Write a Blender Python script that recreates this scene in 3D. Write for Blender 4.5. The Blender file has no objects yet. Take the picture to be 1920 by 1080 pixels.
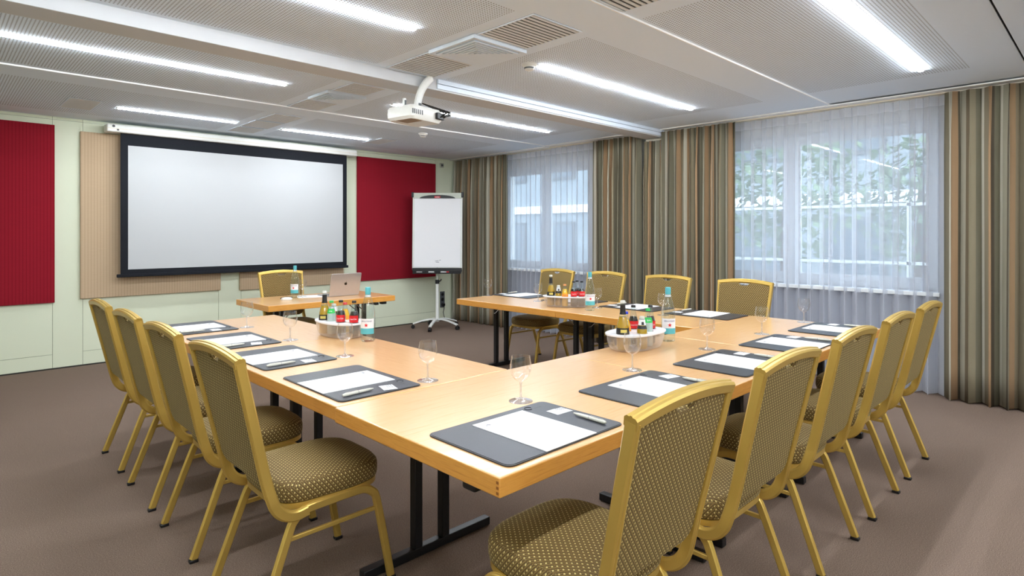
import bpy, bmesh, math, random
from mathutils import Vector, Matrix
random.seed(7)
PI = math.pi
C = bpy.context.scene.collection

# ------------------------------------------------------------------ materials
def s2l(c):
    return tuple(((v/255)/12.92 if v/255 <= 0.04045 else (((v/255)+0.055)/1.055)**2.4) for v in c)+(1.0,)

class NT:
    def __init__(s, name):
        s.m = bpy.data.materials.new(name); s.m.use_nodes = True
        s.t = s.m.node_tree; s.t.nodes.clear()
        s.out = s.n('ShaderNodeOutputMaterial')
    def n(s, kind, **kw):
        nd = s.t.nodes.new(kind)
        for k, v in kw.items():
            if k.startswith('i_'):
                key = k[2:].replace('_', ' ')
                nd.inputs[key].default_value = v
            else: setattr(nd, k, v)
        return nd
    def l(s, a, b): s.t.links.new(a, b)
    def math(s, op, a, b=None, c=None):
        nd = s.n('ShaderNodeMath', operation=op)
        for i, v in enumerate((a, b, c)):
            if v is None: continue
            if isinstance(v, (int, float)): nd.inputs[i].default_value = v
            else: s.l(v, nd.inputs[i])
        return nd.outputs[0]
    def uv(s):
        u = s.n('ShaderNodeUVMap'); sp = s.n('ShaderNodeSeparateXYZ'); s.l(u.outputs[0], sp.inputs[0])
        return u.outputs[0], sp.outputs[0], sp.outputs[1]
    def mix(s, fac, a, b):
        nd = s.n('ShaderNodeMix', data_type='RGBA')
        for sock, v in ((nd.inputs[0], fac), (nd.inputs[6], a), (nd.inputs[7], b)):
            if isinstance(v, (int, float, tuple)): sock.default_value = v
            else: s.l(v, sock)
        return nd.outputs[2]
    def ramp(s, fac, stops, interp='LINEAR'):
        r = s.n('ShaderNodeValToRGB'); s.l(fac, r.inputs[0]); cr = r.color_ramp; cr.interpolation = interp
        while len(cr.elements) < len(stops): cr.elements.new(1.0)
        for e, (p, c) in zip(cr.elements, stops): e.position = p; e.color = c
        return r.outputs[0]
    def bsdf(s, col, rough=0.5, metal=0.0, spec=0.5, normal=None, **kw):
        b = s.n('ShaderNodeBsdfPrincipled')
        if isinstance(col, tuple): b.inputs['Base Color'].default_value = col
        else: s.l(col, b.inputs['Base Color'])
        if isinstance(rough, (int, float)): b.inputs['Roughness'].default_value = rough
        else: s.l(rough, b.inputs['Roughness'])
        b.inputs['Metallic'].default_value = metal
        b.inputs['Specular IOR Level'].default_value = spec
        if normal is not None: s.l(normal, b.inputs['Normal'])
        for k, v in kw.items(): b.inputs[k.replace('_', ' ')].default_value = v
        s.l(b.outputs[0], s.out.inputs[0])
        return b
    def bump(s, h, strength=0.3, dist=0.001):
        b = s.n('ShaderNodeBump'); b.inputs['Strength'].default_value = strength; b.inputs['Distance'].default_value = dist
        s.l(h, b.inputs['Height']); return b.outputs[0]

def noise(nt, vec, scale, detail=3, rough=0.5):
    n = nt.n('ShaderNodeTexNoise'); n.inputs['Scale'].default_value = scale
    n.inputs['Detail'].default_value = detail; n.inputs['Roughness'].default_value = rough
    nt.l(vec, n.inputs['Vector']); return n.outputs[0]

def plain(name, rgb, rough=0.5, metal=0.0, spec=0.5, var=0.05, scale=30, **kw):
    nt = NT(name); u, _, _ = nt.uv()
    f = noise(nt, u, scale)
    a = s2l(rgb); lo = tuple(v*(1-var) for v in a[:3])+(1,); hi = tuple(min(1, v*(1+var)) for v in a[:3])+(1,)
    col = nt.mix(f, lo, hi)
    nt.bsdf(col, rough, metal, spec, **kw); return nt.m

M = {}
M['cream'] = plain('cream_wall_panel', (226,232,208), 0.45, spec=0.3, var=0.02, scale=2)
M['groove'] = plain('panel_joint', (150,155,130), 0.7)
M['skirt'] = plain('dark_skirting_line', (40,38,34), 0.6)
M['white_wall'] = plain('white_wall_paint', (225,225,222), 0.7, spec=0.2)
M['grey_wall'] = plain('grey_parapet_paint', (178,184,196), 0.7, spec=0.2)
M['gold'] = plain('brushed_gold_metal', (206,172,88), 0.34, metal=0.55, spec=0.5, var=0.10, scale=8)
M['black_metal'] = plain('black_powder_coat', (20,21,24), 0.38, spec=0.5)
M['black_plastic'] = plain('black_plastic', (18,18,22), 0.4)
M['chrome'] = plain('chrome_strut', (190,190,188), 0.2, metal=1.0)
M['white_plastic'] = plain('white_plastic', (232,232,228), 0.35)
M['beige_metal'] = plain('pale_grey_metal', (186,190,178), 0.4, metal=0.2)
M['white_metal'] = plain('white_lacquered_metal', (226,228,224), 0.3)
M['paper'] = plain('white_paper', (240,240,243), 0.7, spec=0.2, var=0.01)
M['ink'] = plain('grey_ink', (90,95,110), 0.7, spec=0.2)
M['screen_white'] = plain('projection_cloth', (194,196,198), 0.8, spec=0.1, var=0.01, scale=3)
M['screen_black'] = plain('matt_black_border', (28,30,36), 0.8, spec=0.2)
M['aluminium'] = plain('silver_aluminium', (196,190,188), 0.38, metal=0.7)
M['red_plastic'] = plain('red_plastic', (190,20,35), 0.35)
M['blue_cap'] = plain('blue_cap_metal', (40,60,190), 0.35)
M['green_cap'] = plain('green_cap_metal', (60,180,90), 0.35)
M['black_cap'] = plain('black_cap_metal', (28,26,26), 0.3)
M['red_cap'] = plain('red_cap_metal', (200,60,60), 0.35)
M['pale_cap'] = plain('pale_cap_metal', (214,214,206), 0.3)
M['orange_cap'] = plain('orange_cap_metal', (228,150,90), 0.35)
M['teal'] = plain('teal_foil', (92,184,196), 0.4)
M['label_white'] = plain('white_label', (238,238,242), 0.5)
M['label_red'] = plain('red_label', (212,18,24), 0.45)
M['label_black'] = plain('black_label', (26,24,24), 0.45)
M['label_gold'] = plain('gold_label', (214,190,96), 0.4)
M['label_green'] = plain('green_label', (40,186,80), 0.4)
M['label_orange'] = plain('orange_label', (240,150,40), 0.45)
M['label_blue'] = plain('blue_ink', (40,50,120), 0.5)
M['cola'] = plain('dark_cola_drink', (34,14,10), 0.08, spec=0.6)
M['orange'] = plain('orange_drink', (250,190,20), 0.15, spec=0.5)
M['amber'] = plain('amber_drink', (196,150,20), 0.12, spec=0.6)
M['pale'] = plain('pale_lemonade', (206,214,206), 0.15)
M['phone'] = plain('black_glass', (14,14,16), 0.1)
M['socket'] = plain('dark_grey_socket', (84,88,92), 0.5)
M['lid'] = plain('white_lid_plastic', (236,236,240), 0.3)
M['beige_trim'] = plain('cream_trim', (222,214,196), 0.5)
M['white_trim'] = plain('bright_white_trim', (245,245,244), 0.5)
M['dark_gap'] = plain('dark_joint', (16,15,15), 0.8)
M['silver_pen'] = plain('pearl_pen_plastic', (222,220,208), 0.28)
M['frame_white'] = plain('white_window_frame', (232,236,240), 0.45)

def wood():
    nt = NT('honey_beech_veneer'); u, _, _ = nt.uv()
    mp = nt.n('ShaderNodeMapping'); mp.inputs['Scale'].default_value = (1.2, 14, 1); nt.l(u, mp.inputs[0])
    f = noise(nt, mp.outputs[0], 3.0, 6, 0.6)
    mp2 = nt.n('ShaderNodeMapping'); mp2.inputs['Scale'].default_value = (8, 160, 1); nt.l(u, mp2.inputs[0])
    f2 = noise(nt, mp2.outputs[0], 2.0, 3, 0.6)
    c1 = nt.ramp(f, [(0.3, s2l((233,180,120))), (0.5, s2l((240,192,136))), (0.72, s2l((229,172,108)))])
    c2 = nt.mix(nt.math('MULTIPLY', f2, 0.22), c1, s2l((206,138,72)))
    b = nt.bsdf(c2, 0.30, spec=0.5)
    b.inputs['Coat Weight'].default_value = 0.8; b.inputs['Coat Roughness'].default_value = 0.22; b.inputs['Coat IOR'].default_value = 1.6
    return nt.m
M['wood'] = wood()
def wood_edge():
    nt = NT('honey_beech_lipping'); u, _, _ = nt.uv()
    mp = nt.n('ShaderNodeMapping'); mp.inputs['Scale'].default_value = (1.5, 30, 1); nt.l(u, mp.inputs[0])
    f = noise(nt, mp.outputs[0], 4.0, 5, 0.6)
    c1 = nt.ramp(f, [(0.3, s2l((214,146,62))), (0.5, s2l((228,162,76))), (0.72, s2l((204,134,52)))])
    nt.bsdf(c1, 0.34, spec=0.5); return nt.m
M['wood_edge'] = wood_edge()
M['joint_wood'] = plain('end_grain_wood', (150,88,34), 0.5)

def carpet():
    nt = NT('brown_grey_loop_carpet'); g = nt.n('ShaderNodeNewGeometry')
    f = noise(nt, g.outputs['Position'], 240, 3, 0.8)
    f2 = noise(nt, g.outputs['Position'], 1.3, 4, 0.6)
    f3 = noise(nt, g.outputs['Position'], 60, 3, 0.7)
    c = nt.ramp(f, [(0.30, s2l((70,56,48))), (0.5, s2l((122,104,92))), (0.70, s2l((176,156,140)))])
    c = nt.mix(nt.math('MULTIPLY', f2, 0.35), c, s2l((102,86,74)))
    c = nt.mix(nt.math('MULTIPLY', f3, 0.25), c, s2l((132,112,100)))
    nt.bsdf(c, 0.95, spec=0.1, normal=nt.bump(f, 0.35, 0.003)); return nt.m
M['carpet'] = carpet()

def perforated():
    nt = NT('perforated_ceiling_board'); g = nt.n('ShaderNodeNewGeometry')
    sp = nt.n('ShaderNodeSeparateXYZ'); nt.l(g.outputs['Position'], sp.inputs[0])
    P = 0.019
    fx = nt.math('SUBTRACT', nt.math('FRACT', nt.math('DIVIDE', sp.outputs[0], P)), 0.5)
    fy = nt.math('SUBTRACT', nt.math('FRACT', nt.math('DIVIDE', sp.outputs[1], P)), 0.5)
    d = nt.math('SQRT', nt.math('ADD', nt.math('MULTIPLY', fx, fx), nt.math('MULTIPLY', fy, fy)))
    hole = nt.math('LESS_THAN', d, 0.225)
    c = nt.mix(hole, s2l((230,241,254)), s2l((108,108,112)))
    nt.bsdf(c, 0.8, spec=0.1); return nt.m
M['perf'] = perforated()
M['beam'] = plain('light_grey_beam_paint', (206,207,210), 0.8, spec=0.1, var=0.01)  # ceiling white greyed to stand in for weaker light on the beam face
M['ceil'] = plain('matt_white_ceiling', (230,241,254), 0.8, spec=0.1, var=0.01)

def chair_fabric():
    nt = NT('olive_dotted_upholstery'); u, ux, uy = nt.uv()
    PX, PY = 0.0180, 0.0112
    a = nt.math('DIVIDE', ux, PX); b = nt.math('DIVIDE', uy, PY)
    row = nt.math('FLOOR', b)
    off = nt.math('MULTIPLY', nt.math('MODULO', row, 2.0), 0.5)
    fx = nt.math('SUBTRACT', nt.math('FRACT', nt.math('ADD', a, off)), 0.5)
    fy = nt.math('SUBTRACT', nt.math('FRACT', b), 0.5)
    ax = nt.math('MULTIPLY', nt.math('ABSOLUTE', fx), 1.0)
    ay = nt.math('MULTIPLY', nt.math('ABSOLUTE', fy), 0.50)
    dia = nt.math('ADD', ax, ay)
    dot = nt.math('LESS_THAN', dia, 0.185)
    weave = nt.math('FRACT', nt.math('MULTIPLY', nt.math('ADD', a, nt.math('MULTIPLY', b, 0.5)), 2.0))
    wv = nt.math('GREATER_THAN', weave, 0.55)
    base = nt.mix(wv, s2l((90,68,32)), s2l((128,104,56)))
    ring = nt.math('LESS_THAN', dia, 0.28)
    base = nt.mix(ring, base, s2l((62,48,22)))
    c = nt.mix(dot, base, s2l((206,184,120)))
    bs = nt.bsdf(c, 0.7, spec=0.3, normal=nt.bump(dia, 0.25, 0.002))
    bs.inputs['Sheen Weight'].default_value = 0.35; bs.inputs['Sheen Roughness'].default_value = 0.4
    bs.inputs['Sheen Tint'].default_value = s2l((200,185,140))
    return nt.m
M['fabric'] = chair_fabric()

def ribbed(name, rgb, dark, P=0.028):
    nt = NT(name); u, ux, uy = nt.uv()
    f = nt.math('FRACT', nt.math('DIVIDE', ux, P))
    h = nt.math('ABSOLUTE', nt.math('SUBTRACT', f, 0.5))
    line = nt.math('GREATER_THAN', h, 0.44)
    mp = nt.n('ShaderNodeMapping'); mp.inputs['Scale'].default_value = (3, 60, 1); nt.l(u, mp.inputs[0])
    nz = noise(nt, mp.outputs[0], 3, 4, 0.7)
    base = nt.mix(nt.math('MULTIPLY', nz, 0.5), s2l(rgb), s2l(tuple(int(v*0.82) for v in rgb)))
    c = nt.mix(line, base, s2l(dark))
    nt.bsdf(c, 0.9, spec=0.1, normal=nt.bump(h, -0.35, 0.003)); return nt.m
M['red_felt'] = ribbed('red_ribbed_felt', (150,30,44), (118,18,30))
M['beige_felt'] = ribbed('beige_ribbed_felt', (206,180,150), (172,146,116))

def drape_mat():
    nt = NT('striped_curtain_cloth'); u, ux, uy = nt.uv()
    P = 1.02
    f = nt.math('FRACT', nt.math('DIVIDE', nt.math('ADD', ux, 40.0), P))
    seq = [(0.00,(138,126,104)),(0.07,(164,134,102)),(0.13,(88,80,68)),(0.15,(158,154,136)),(0.23,(200,196,180)),(0.28,(120,116,98)),(0.36,(84,76,64)),
           (0.39,(172,140,108)),(0.45,(140,130,110)),(0.51,(206,202,188)),(0.545,(128,124,106)),(0.62,(156,146,122)),(0.68,(108,96,78)),(0.72,(168,164,148)),(0.80,(92,86,72)),(0.82,(168,136,104)),(0.88,(196,190,172)),(0.93,(124,116,96))]
    c = nt.ramp(f, [(p, s2l(col)) for p, col in seq], 'CONSTANT')
    nz = noise(nt, u, 400, 2)
    c = nt.mix(nt.math('MULTIPLY', nz, 0.3), c, s2l((90,84,70)))
    nt.bsdf(c, 0.85, spec=0.15); return nt.m
M['drape'] = drape_mat()

def sheer_mat():
    # open weave: the more obliquely it is seen, the less shows through between its threads
    nt = NT('white_voile'); u, ux, uy = nt.uv()
    tr = nt.n('ShaderNodeBsdfTransparent'); tr.inputs[0].default_value = (0.96, 0.975, 1, 1)
    tl = nt.n('ShaderNodeBsdfTranslucent'); tl.inputs[0].default_value = s2l((240,241,246))
    df = nt.n('ShaderNodeBsdfDiffuse'); df.inputs[0].default_value = s2l((214,216,224))
    m1 = nt.n('ShaderNodeMixShader'); m1.inputs[0].default_value = 0.5; nt.l(tl.outputs[0], m1.inputs[1]); nt.l(df.outputs[0], m1.inputs[2])
    lw = nt.n('ShaderNodeLayerWeight'); lw.inputs['Blend'].default_value = 0.5
    cosv = nt.math('MAXIMUM', nt.math('SUBTRACT', 1.0, lw.outputs['Facing']), 0.10)
    top = nt.math('MULTIPLY', nt.math('GREATER_THAN', uy, 2.54), 0.22)
    open_ = nt.math('SUBTRACT', 0.50, top)
    seen = nt.math('POWER', open_, nt.math('DIVIDE', 1.0, cosv))
    fac = nt.math('SUBTRACT', 1.0, seen)
    m2 = nt.n('ShaderNodeMixShader'); nt.l(fac, m2.inputs[0]); nt.l(tr.outputs[0], m2.inputs[1]); nt.l(m1.outputs[0], m2.inputs[2])
    nt.l(m2.outputs[0], nt.out.inputs[0]); return nt.m
M['sheer'] = sheer_mat()

def thin_glass(name, tint=(0.97,0.98,0.98), refl=0.10, rough=0.02, milky=0.0):
    nt = NT(name)
    tr = nt.n('ShaderNodeBsdfTransparent'); tr.inputs[0].default_value = tint+(1,)
    gl = nt.n('ShaderNodeBsdfGlossy'); gl.inputs['Roughness'].default_value = rough; gl.inputs[0].default_value = (1, 1, 1, 1)
    lw = nt.n('ShaderNodeLayerWeight'); lw.inputs['Blend'].default_value = 0.35
    f = nt.math('MINIMUM', nt.math('ADD', nt.math('MULTIPLY', nt.math('POWER', lw.outputs['Facing'], 2.4), 1.25), refl*0.6), 0.95)
    mx = nt.n('ShaderNodeMixShader'); nt.l(f, mx.inputs[0]); nt.l(tr.outputs[0], mx.inputs[1]); nt.l(gl.outputs[0], mx.inputs[2])
    last = mx.outputs[0]
    if milky:
        df = nt.n('ShaderNodeBsdfDiffuse'); df.inputs[0].default_value = (0.85, 0.85, 0.88, 1)
        tl = nt.n('ShaderNodeBsdfTranslucent'); tl.inputs[0].default_value = (0.85, 0.85, 0.88, 1)
        m1 = nt.n('ShaderNodeMixShader'); nt.l(df.outputs[0], m1.inputs[1]); nt.l(tl.outputs[0], m1.inputs[2])
        m2 = nt.n('ShaderNodeMixShader'); m2.inputs[0].default_value = milky; nt.l(last, m2.inputs[1]); nt.l(m1.outputs[0], m2.inputs[2])
        last = m2.outputs[0]
    nt.l(last, nt.out.inputs[0]); return nt.m
def solid_glass(name):
    nt = NT(name); nt.bsdf((1, 1, 1, 1), 0.02, spec=0.5, **{'Transmission_Weight': 1.0, 'IOR': 1.45}); return nt.m
M['solid_glass'] = solid_glass('solid_clear_glass')
M['glass'] = thin_glass('clear_drinking_glass', (0.97,0.972,0.975))
M['glass_foot'] = thin_glass('thick_clear_glass', (0.94,0.945,0.95), 0.3, 0.06, milky=0.10)  # milky share whitens stem and foot in place of reflected lights
M['bottle_glass'] = thin_glass('clear_bottle_glass', (0.90,0.95,0.95))
M['pane'] = thin_glass('window_glass', (0.90,0.94,0.95), 0.06)
M['frosted'] = thin_glass('frosted_tub_plastic', (0.92,0.92,0.94), 0.2, 0.15, milky=0.24)

def pad_mat():
    nt = NT('black_bonded_leather'); u, ux, uy = nt.uv()
    v = nt.n('ShaderNodeTexVoronoi'); v.inputs['Scale'].default_value = 420; nt.l(u, v.inputs['Vector'])
    nt.bsdf(s2l((56,58,66)), 0.36, spec=0.6, normal=nt.bump(v.outputs['Distance'], 0.15, 0.001)); return nt.m
M['leather'] = pad_mat()
M['stitch'] = plain('dark_leather_rim', (24,24,27), 0.4)

def emis(name, rgb, strength):
    nt = NT(name); e = nt.n('ShaderNodeEmission'); e.inputs[0].default_value = rgb+(1,); e.inputs[1].default_value = strength
    nt.l(e.outputs[0], nt.out.inputs[0]); return nt.m
LIGHT = 94.0
M['led'] = emis('led_diffuser', (0.90, 0.955, 1.0), LIGHT)

def facade_mat():
    nt = NT('pale_rendered_facade'); g = nt.n('ShaderNodeNewGeometry')
    f = noise(nt, g.outputs['Position'], 0.8, 4)
    c = nt.ramp(f, [(0.35, s2l((120,130,136))), (0.7, s2l((140,150,156)))]); nt.bsdf(c, 0.8); return nt.m
M['facade'] = facade_mat()
M['dark_pane'] = plain('dark_window_pane', (84,96,106), 0.15)
M['leaf'] = plain('green_foliage', (120,142,112), 0.7, var=0.2, scale=3)
M['bark'] = plain('brown_bark', (88,74,60), 0.9)
M['asphalt'] = plain('grey_paving', (150,152,154), 0.9)
M['cable'] = plain('black_cable', (24,22,22), 0.5)
M['grille'] = plain('grey_vent_slat', (226,228,230), 0.6)
M['grille_brown'] = plain('dusty_filter_grille', (150,130,112), 0.7)
M['grille_dark'] = plain('dark_vent_void', (52,50,50), 0.8)

# ------------------------------------------------------------------ mesh helpers
class MB:
    def __init__(s): s.v = []; s.f = []; s.mi = []; s.sm = []; s.cm = 0; s.uvs = {}
    def add(s, vs, fs, smooth=False):
        o = len(s.v); s.v += [tuple(v) for v in vs]
        for f in fs: s.f.append([o+i for i in f]); s.mi.append(s.cm); s.sm.append(smooth)
        return o
    def box(s, x0, x1, y0, y1, z0, z1):
        s.add([(x0,y0,z0),(x1,y0,z0),(x1,y1,z0),(x0,y1,z0),(x0,y0,z1),(x1,y0,z1),(x1,y1,z1),(x0,y1,z1)],
              [(0,3,2,1),(4,5,6,7),(0,1,5,4),(1,2,6,5),(2,3,7,6),(3,0,4,7)]); return s
    def obox(s, p, ax, ay, az):      # centre and three half-axis vectors
        p, ax, ay, az = Vector(p), Vector(ax), Vector(ay), Vector(az)
        vs = [p-ax-ay-az, p+ax-ay-az, p+ax+ay-az, p-ax+ay-az, p-ax-ay+az, p+ax-ay+az, p+ax+ay+az, p-ax+ay+az]
        s.add(vs, [(0,3,2,1),(4,5,6,7),(0,1,5,4),(1,2,6,5),(2,3,7,6),(3,0,4,7)]); return s
    def lathe(s, prof, seg=28, c=(0,0,0), closed=False):
        vs = []; fs = []; n = len(prof)
        for r, z in prof:
            for k in range(seg):
                a = 2*PI*k/seg; vs.append((c[0]+r*math.cos(a), c[1]+r*math.sin(a), c[2]+z))
        for i in range(n-1):
            for k in range(seg):
                k2 = (k+1) % seg; fs.append((i*seg+k, i*seg+k2, (i+1)*seg+k2, (i+1)*seg+k))
        s.add(vs, fs, True); return s
    def disc(s, r, z, seg=28, c=(0,0,0)):
        s.add([(c[0]+r*math.cos(2*PI*k/seg), c[1]+r*math.sin(2*PI*k/seg), c[2]+z) for k in range(seg)], [tuple(range(seg))]); return s
    def sweep(s, pts, sec, side=None, caps=True, smooth=False):
        pts = [Vector(p) for p in pts]; n = len(pts); m = len(sec); vs = []
        prev = None
        for i, p in enumerate(pts):
            t = (pts[min(i+1, n-1)]-pts[max(i-1, 0)]).normalized()
            if side is not None: a = Vector(side); a = (a-t*a.dot(t)).normalized()
            else:
                if prev is None:
                    up = Vector((0,0,1)) if abs(t.z) < 0.9 else Vector((1,0,0)); a = t.cross(up).normalized()
                else: a = (prev-t*prev.dot(t)).normalized()
                prev = a
            b = t.cross(a).normalized()
            for q in sec: vs.append(p+a*q[0]+b*q[1])
        fs = []
        for i in range(n-1):
            for k in range(m):
                k2 = (k+1) % m; fs.append((i*m+k, i*m+k2, (i+1)*m+k2, (i+1)*m+k))
        if caps: fs.append(tuple(range(m-1, -1, -1))); fs.append(tuple((n-1)*m+k for k in range(m)))
        s.add(vs, fs, smooth); return s
    def tube(s, pts, r, seg=10): 
        return s.sweep(pts, [(r*math.cos(2*PI*k/seg), r*math.sin(2*PI*k/seg)) for k in range(seg)], smooth=True)
    def prism(s, out, z0, z1, T=None):
        n = len(out); vs = [(x, y, z0) for x, y in out]+[(x, y, z1) for x, y in out]
        if T: vs = [T(*v) for v in vs]
        s.add(vs, [tuple(range(n-1, -1, -1)), tuple(range(n, 2*n))]+[(k, (k+1) % n, n+(k+1) % n, n+k) for k in range(n)]); return s
    def rings(s, rings, cap0=True, cap1=True, smooth=True):
        m = len(rings[0]); vs = [v for r in rings for v in r]; fs = []
        for i in range(len(rings)-1):
            for k in range(m):
                k2 = (k+1) % m; fs.append((i*m+k, i*m+k2, (i+1)*m+k2, (i+1)*m+k))
        if cap0: fs.append(tuple(range(m-1, -1, -1)))
        if cap1: fs.append(tuple((len(rings)-1)*m+k for k in range(m)))
        s.add(vs, fs, smooth); return s
    def build(s, name, mats, parent=None, bevel=0, seg=2, uvfn=None, angle=35, loc=None, swapuv=False, recalc=True):
        me = bpy.data.meshes.new(name); me.from_pydata(s.v, [], s.f)
        if not isinstance(mats, (list, tuple)): mats = [mats]
        for m in mats: me.materials.append(m)
        for p, mi, sm in zip(me.polygons, s.mi, s.sm): p.material_index = mi; p.use_smooth = sm
        if recalc:
            bm = bmesh.new(); bm.from_mesh(me); bmesh.ops.recalc_face_normals(bm, faces=bm.faces); bm.to_mesh(me); bm.free()
        me.update()
        uvl = me.uv_layers.new(name='UVMap')
        for p in me.polygons:
            nx, ny, nz = abs(p.normal.x), abs(p.normal.y), abs(p.normal.z)
            for li in p.loop_indices:
                co = me.vertices[me.loops[li].vertex_index].co
                if uvfn: uv = uvfn(co, p, me.loops[li].vertex_index)
                elif nz >= nx and nz >= ny: uv = (co.x, co.y)
                elif nx >= ny: uv = (co.y, co.z)
                else: uv = (co.x, co.z)
                if swapuv and nz >= nx and nz >= ny: uv = (uv[1], uv[0])
                uvl.data[li].uv = uv
        me.set_sharp_from_angle(angle=math.radians(angle))
        o = bpy.data.objects.new(name, me); C.objects.link(o)
        if parent: o.parent = parent
        if loc: o.location = loc
        if bevel:
            b = o.modifiers.new('bevel', 'BEVEL'); b.width = bevel; b.segments = seg; b.limit_method = 'ANGLE'; b.angle_limit = math.radians(40)
            b.harden_normals = False
            for p in me.polygons: p.use_smooth = True
            me.set_sharp_from_angle(angle=math.radians(35))
        return o

def tag(o, label=None, cat=None, group=None, kind=None):
    if label: o['label'] = label
    if cat: o['category'] = cat
    if group: o['group'] = group
    if kind: o['kind'] = kind
    return o
def thing(name, label, cat, loc=(0,0,0), rz=0, group=None):
    o = bpy.data.objects.new(name, None); C.objects.link(o); o.location = loc; o.rotation_euler = (0,0,rz)
    o.empty_display_size = 0.1
    return tag(o, label, cat, group)
def struct(name, mb, mats, **kw):
    o = mb.build(name, mats, **kw); o['kind'] = 'structure'; return o
def kids(o): return [c for c in bpy.data.objects if c.parent == o]
def copy_tree(o, parent=None):
    c = o.copy(); C.objects.link(c)
    if parent: c.parent = parent
    for k in kids(o): copy_tree(k, c)
    return c
def dup(o, loc, rz, label, group=None):
    c = copy_tree(o); c.location = loc; c.rotation_euler = (0,0,rz); c['label'] = label
    if group: c['group'] = group
    return c
def arc2(cx, cy, r, a0, a1, n): return [(cx+r*math.cos(math.radians(a0+(a1-a0)*i/n)), cy+r*math.sin(math.radians(a0+(a1-a0)*i/n))) for i in range(n+1)]
def rrect(x0, x1, y0, y1, r, n=5):
    return arc2(x1-r, y1-r, r, 0, 90, n)+arc2(x0+r, y1-r, r, 90, 180, n)+arc2(x0+r, y0+r, r, 180, 270, n)+arc2(x1-r, y0+r, r, 270, 360, n)
def text_mesh(name, body, size, mat, parent, place, depth=0.0004, xs=1.0):
    """lettering as thin mesh; place maps flat (x, y, h) to a 3-D point"""
    cu = bpy.data.curves.new(name, 'FONT'); cu.body = body; cu.size = size; cu.align_x = 'CENTER'; cu.align_y = 'CENTER'; cu.resolution_u = 3
    t = bpy.data.objects.new(name, cu); C.objects.link(t)
    dg = bpy.context.evaluated_depsgraph_get(); me = bpy.data.meshes.new_from_object(t.evaluated_get(dg))
    bpy.data.objects.remove(t); bpy.data.curves.remove(cu)
    me.name = name
    for v in me.vertices: v.co = Vector(place(v.co.x*xs, v.co.y, depth))
    if not me.uv_layers: me.uv_layers.new(name='UVMap')
    me.materials.clear(); me.materials.append(mat)
    o = bpy.data.objects.new(name, me); C.objects.link(o); o.parent = parent
    return o

# ------------------------------------------------------------------ room
H = 2.657; XW = 6.46; YB = 7.82; XL = -1.7; YN = -3.2
struct('floor', MB().box(XL, XW+0.3, YN, YB+0.1, -0.1, 0), M['carpet'])

# ceiling: bays of board at slightly different levels, some perforated
bays = [  # y0, y1, z, perforated strips (y0,y1), list of perforated x ranges
    (YN, 0.485, H, [], []),
    (0.50, 1.98, H+0.012, [(0.80, 1.95)], [(XL+0.3, 2.33), (2.96, 5.60)]),
    (1.98, 3.85, H, [(2.36, 3.80)], [(XL+0.3, 2.33), (2.96, 5.60)]),
    (4.08, 5.67, H, [(4.36, 5.60)], [(XL+0.3, 2.38), (2.94, 5.60)]),
    (5.67, YB, H-0.012, [(6.0, 7.45)], [(XL+0.3, 2.42), (2.96, 5.60)]),
]
mb = MB()
for y0, y1, z, ps, xs in bays:
    mb.cm = 0
    ycuts = [(y0, y1, False)] if not ps else [(y0, ps[0][0], False), (ps[0][0], ps[0][1], True), (ps[0][1], y1, False)]
    for a, b, pf in ycuts:
        if not pf:
            mb.cm = 0; mb.add([(XL,a,z),(XW,a,z),(XW,b,z),(XL,b,z)], [(0,1,2,3)])
        else:
            cuts = [XL]+[v for r in xs for v in r]+[XW]
            for i in range(len(cuts)-1):
                mb.cm = 1 if i % 2 == 1 else 0
                mb.add([(cuts[i],a,z),(cuts[i+1],a,z),(cuts[i+1],b,z),(cuts[i],b,z)], [(0,1,2,3)])
# steps between the bays
mb.cm = 2
mb.box(XL, XW, 1.972, 1.98, H, H+0.012)
mb.box(XL, XW, 5.662, 5.67, H-0.012, H)
mb.cm = 3
mb.box(XL, XW, 0.485, 0.50, H+0.02, H+0.03)
mb.cm = 0
mb.box(XL, XW, YN, YB, H+0.05, H+0.15)
ceil = struct('ceiling', mb, [M['ceil'], M['perf'], M['white_trim'], M['dark_gap']], recalc=False)
# dropped beam
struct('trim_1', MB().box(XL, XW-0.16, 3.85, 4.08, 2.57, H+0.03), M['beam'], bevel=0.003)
struct('trim_2', MB().box(2.92, XW-0.16, 3.830, 3.85, H-0.034, H-0.0005).box(2.92, XW-0.16, 3.836, 3.85, H-0.075, H-0.040), M['ceil'])
# cream cornice above the curtains and on the far wall
struct('trim_3', MB().box(XW-0.17, XW-0.05, YN, 3.845, H-0.022, H+0.0).box(XW-0.17, XW-0.05, 4.085, YB, H-0.026, H-0.0005).box(XW-0.17, XW-0.05, 3.845, 4.085, 2.545, 2.572), M['beige_trim'])

# far wall: panels on a backing with open joints
mb = MB(); mb.cm = 1; mb.box(XL, XW+0.3, YB+0.006, YB+0.15, 0, H+0.1); mb.cm = 0
xs = [XL, -0.35, 0.93, 1.19, 2.57, 2.84, 4.28, 4.455, 5.90, XW+0.3]
for i in range(len(xs)-1):
    a, b = xs[i]+0.002, xs[i+1]-0.002
    wide = (b-a) > 0.9
    if wide and i < 8: zs = [0.012, 0.155, 2.615, H+0.06]
    else: zs = [0.012, 2.615, H+0.06] if i < 8 else [0.012, H+0.06]
    for j in range(len(zs)-1): mb.box(a, b, YB, YB+0.01, zs[j]+0.002, zs[j+1]-0.002)
struct('wall_far', mb, [M['cream'], M['groove']])
struct('baseboard_far', MB().box(XL, XW-0.06, YB-0.004, YB+0.004, 0, 0.012), M['skirt'])
struct('wall_left', MB().box(XL-0.15, XL, YN, YB+0.1, 0, H+0.1), M['cream'])
struct('wall_near', MB().box(XL, XW+0.3, YN-0.15, YN, 0, H+0.1), M['white_wall'])
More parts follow.
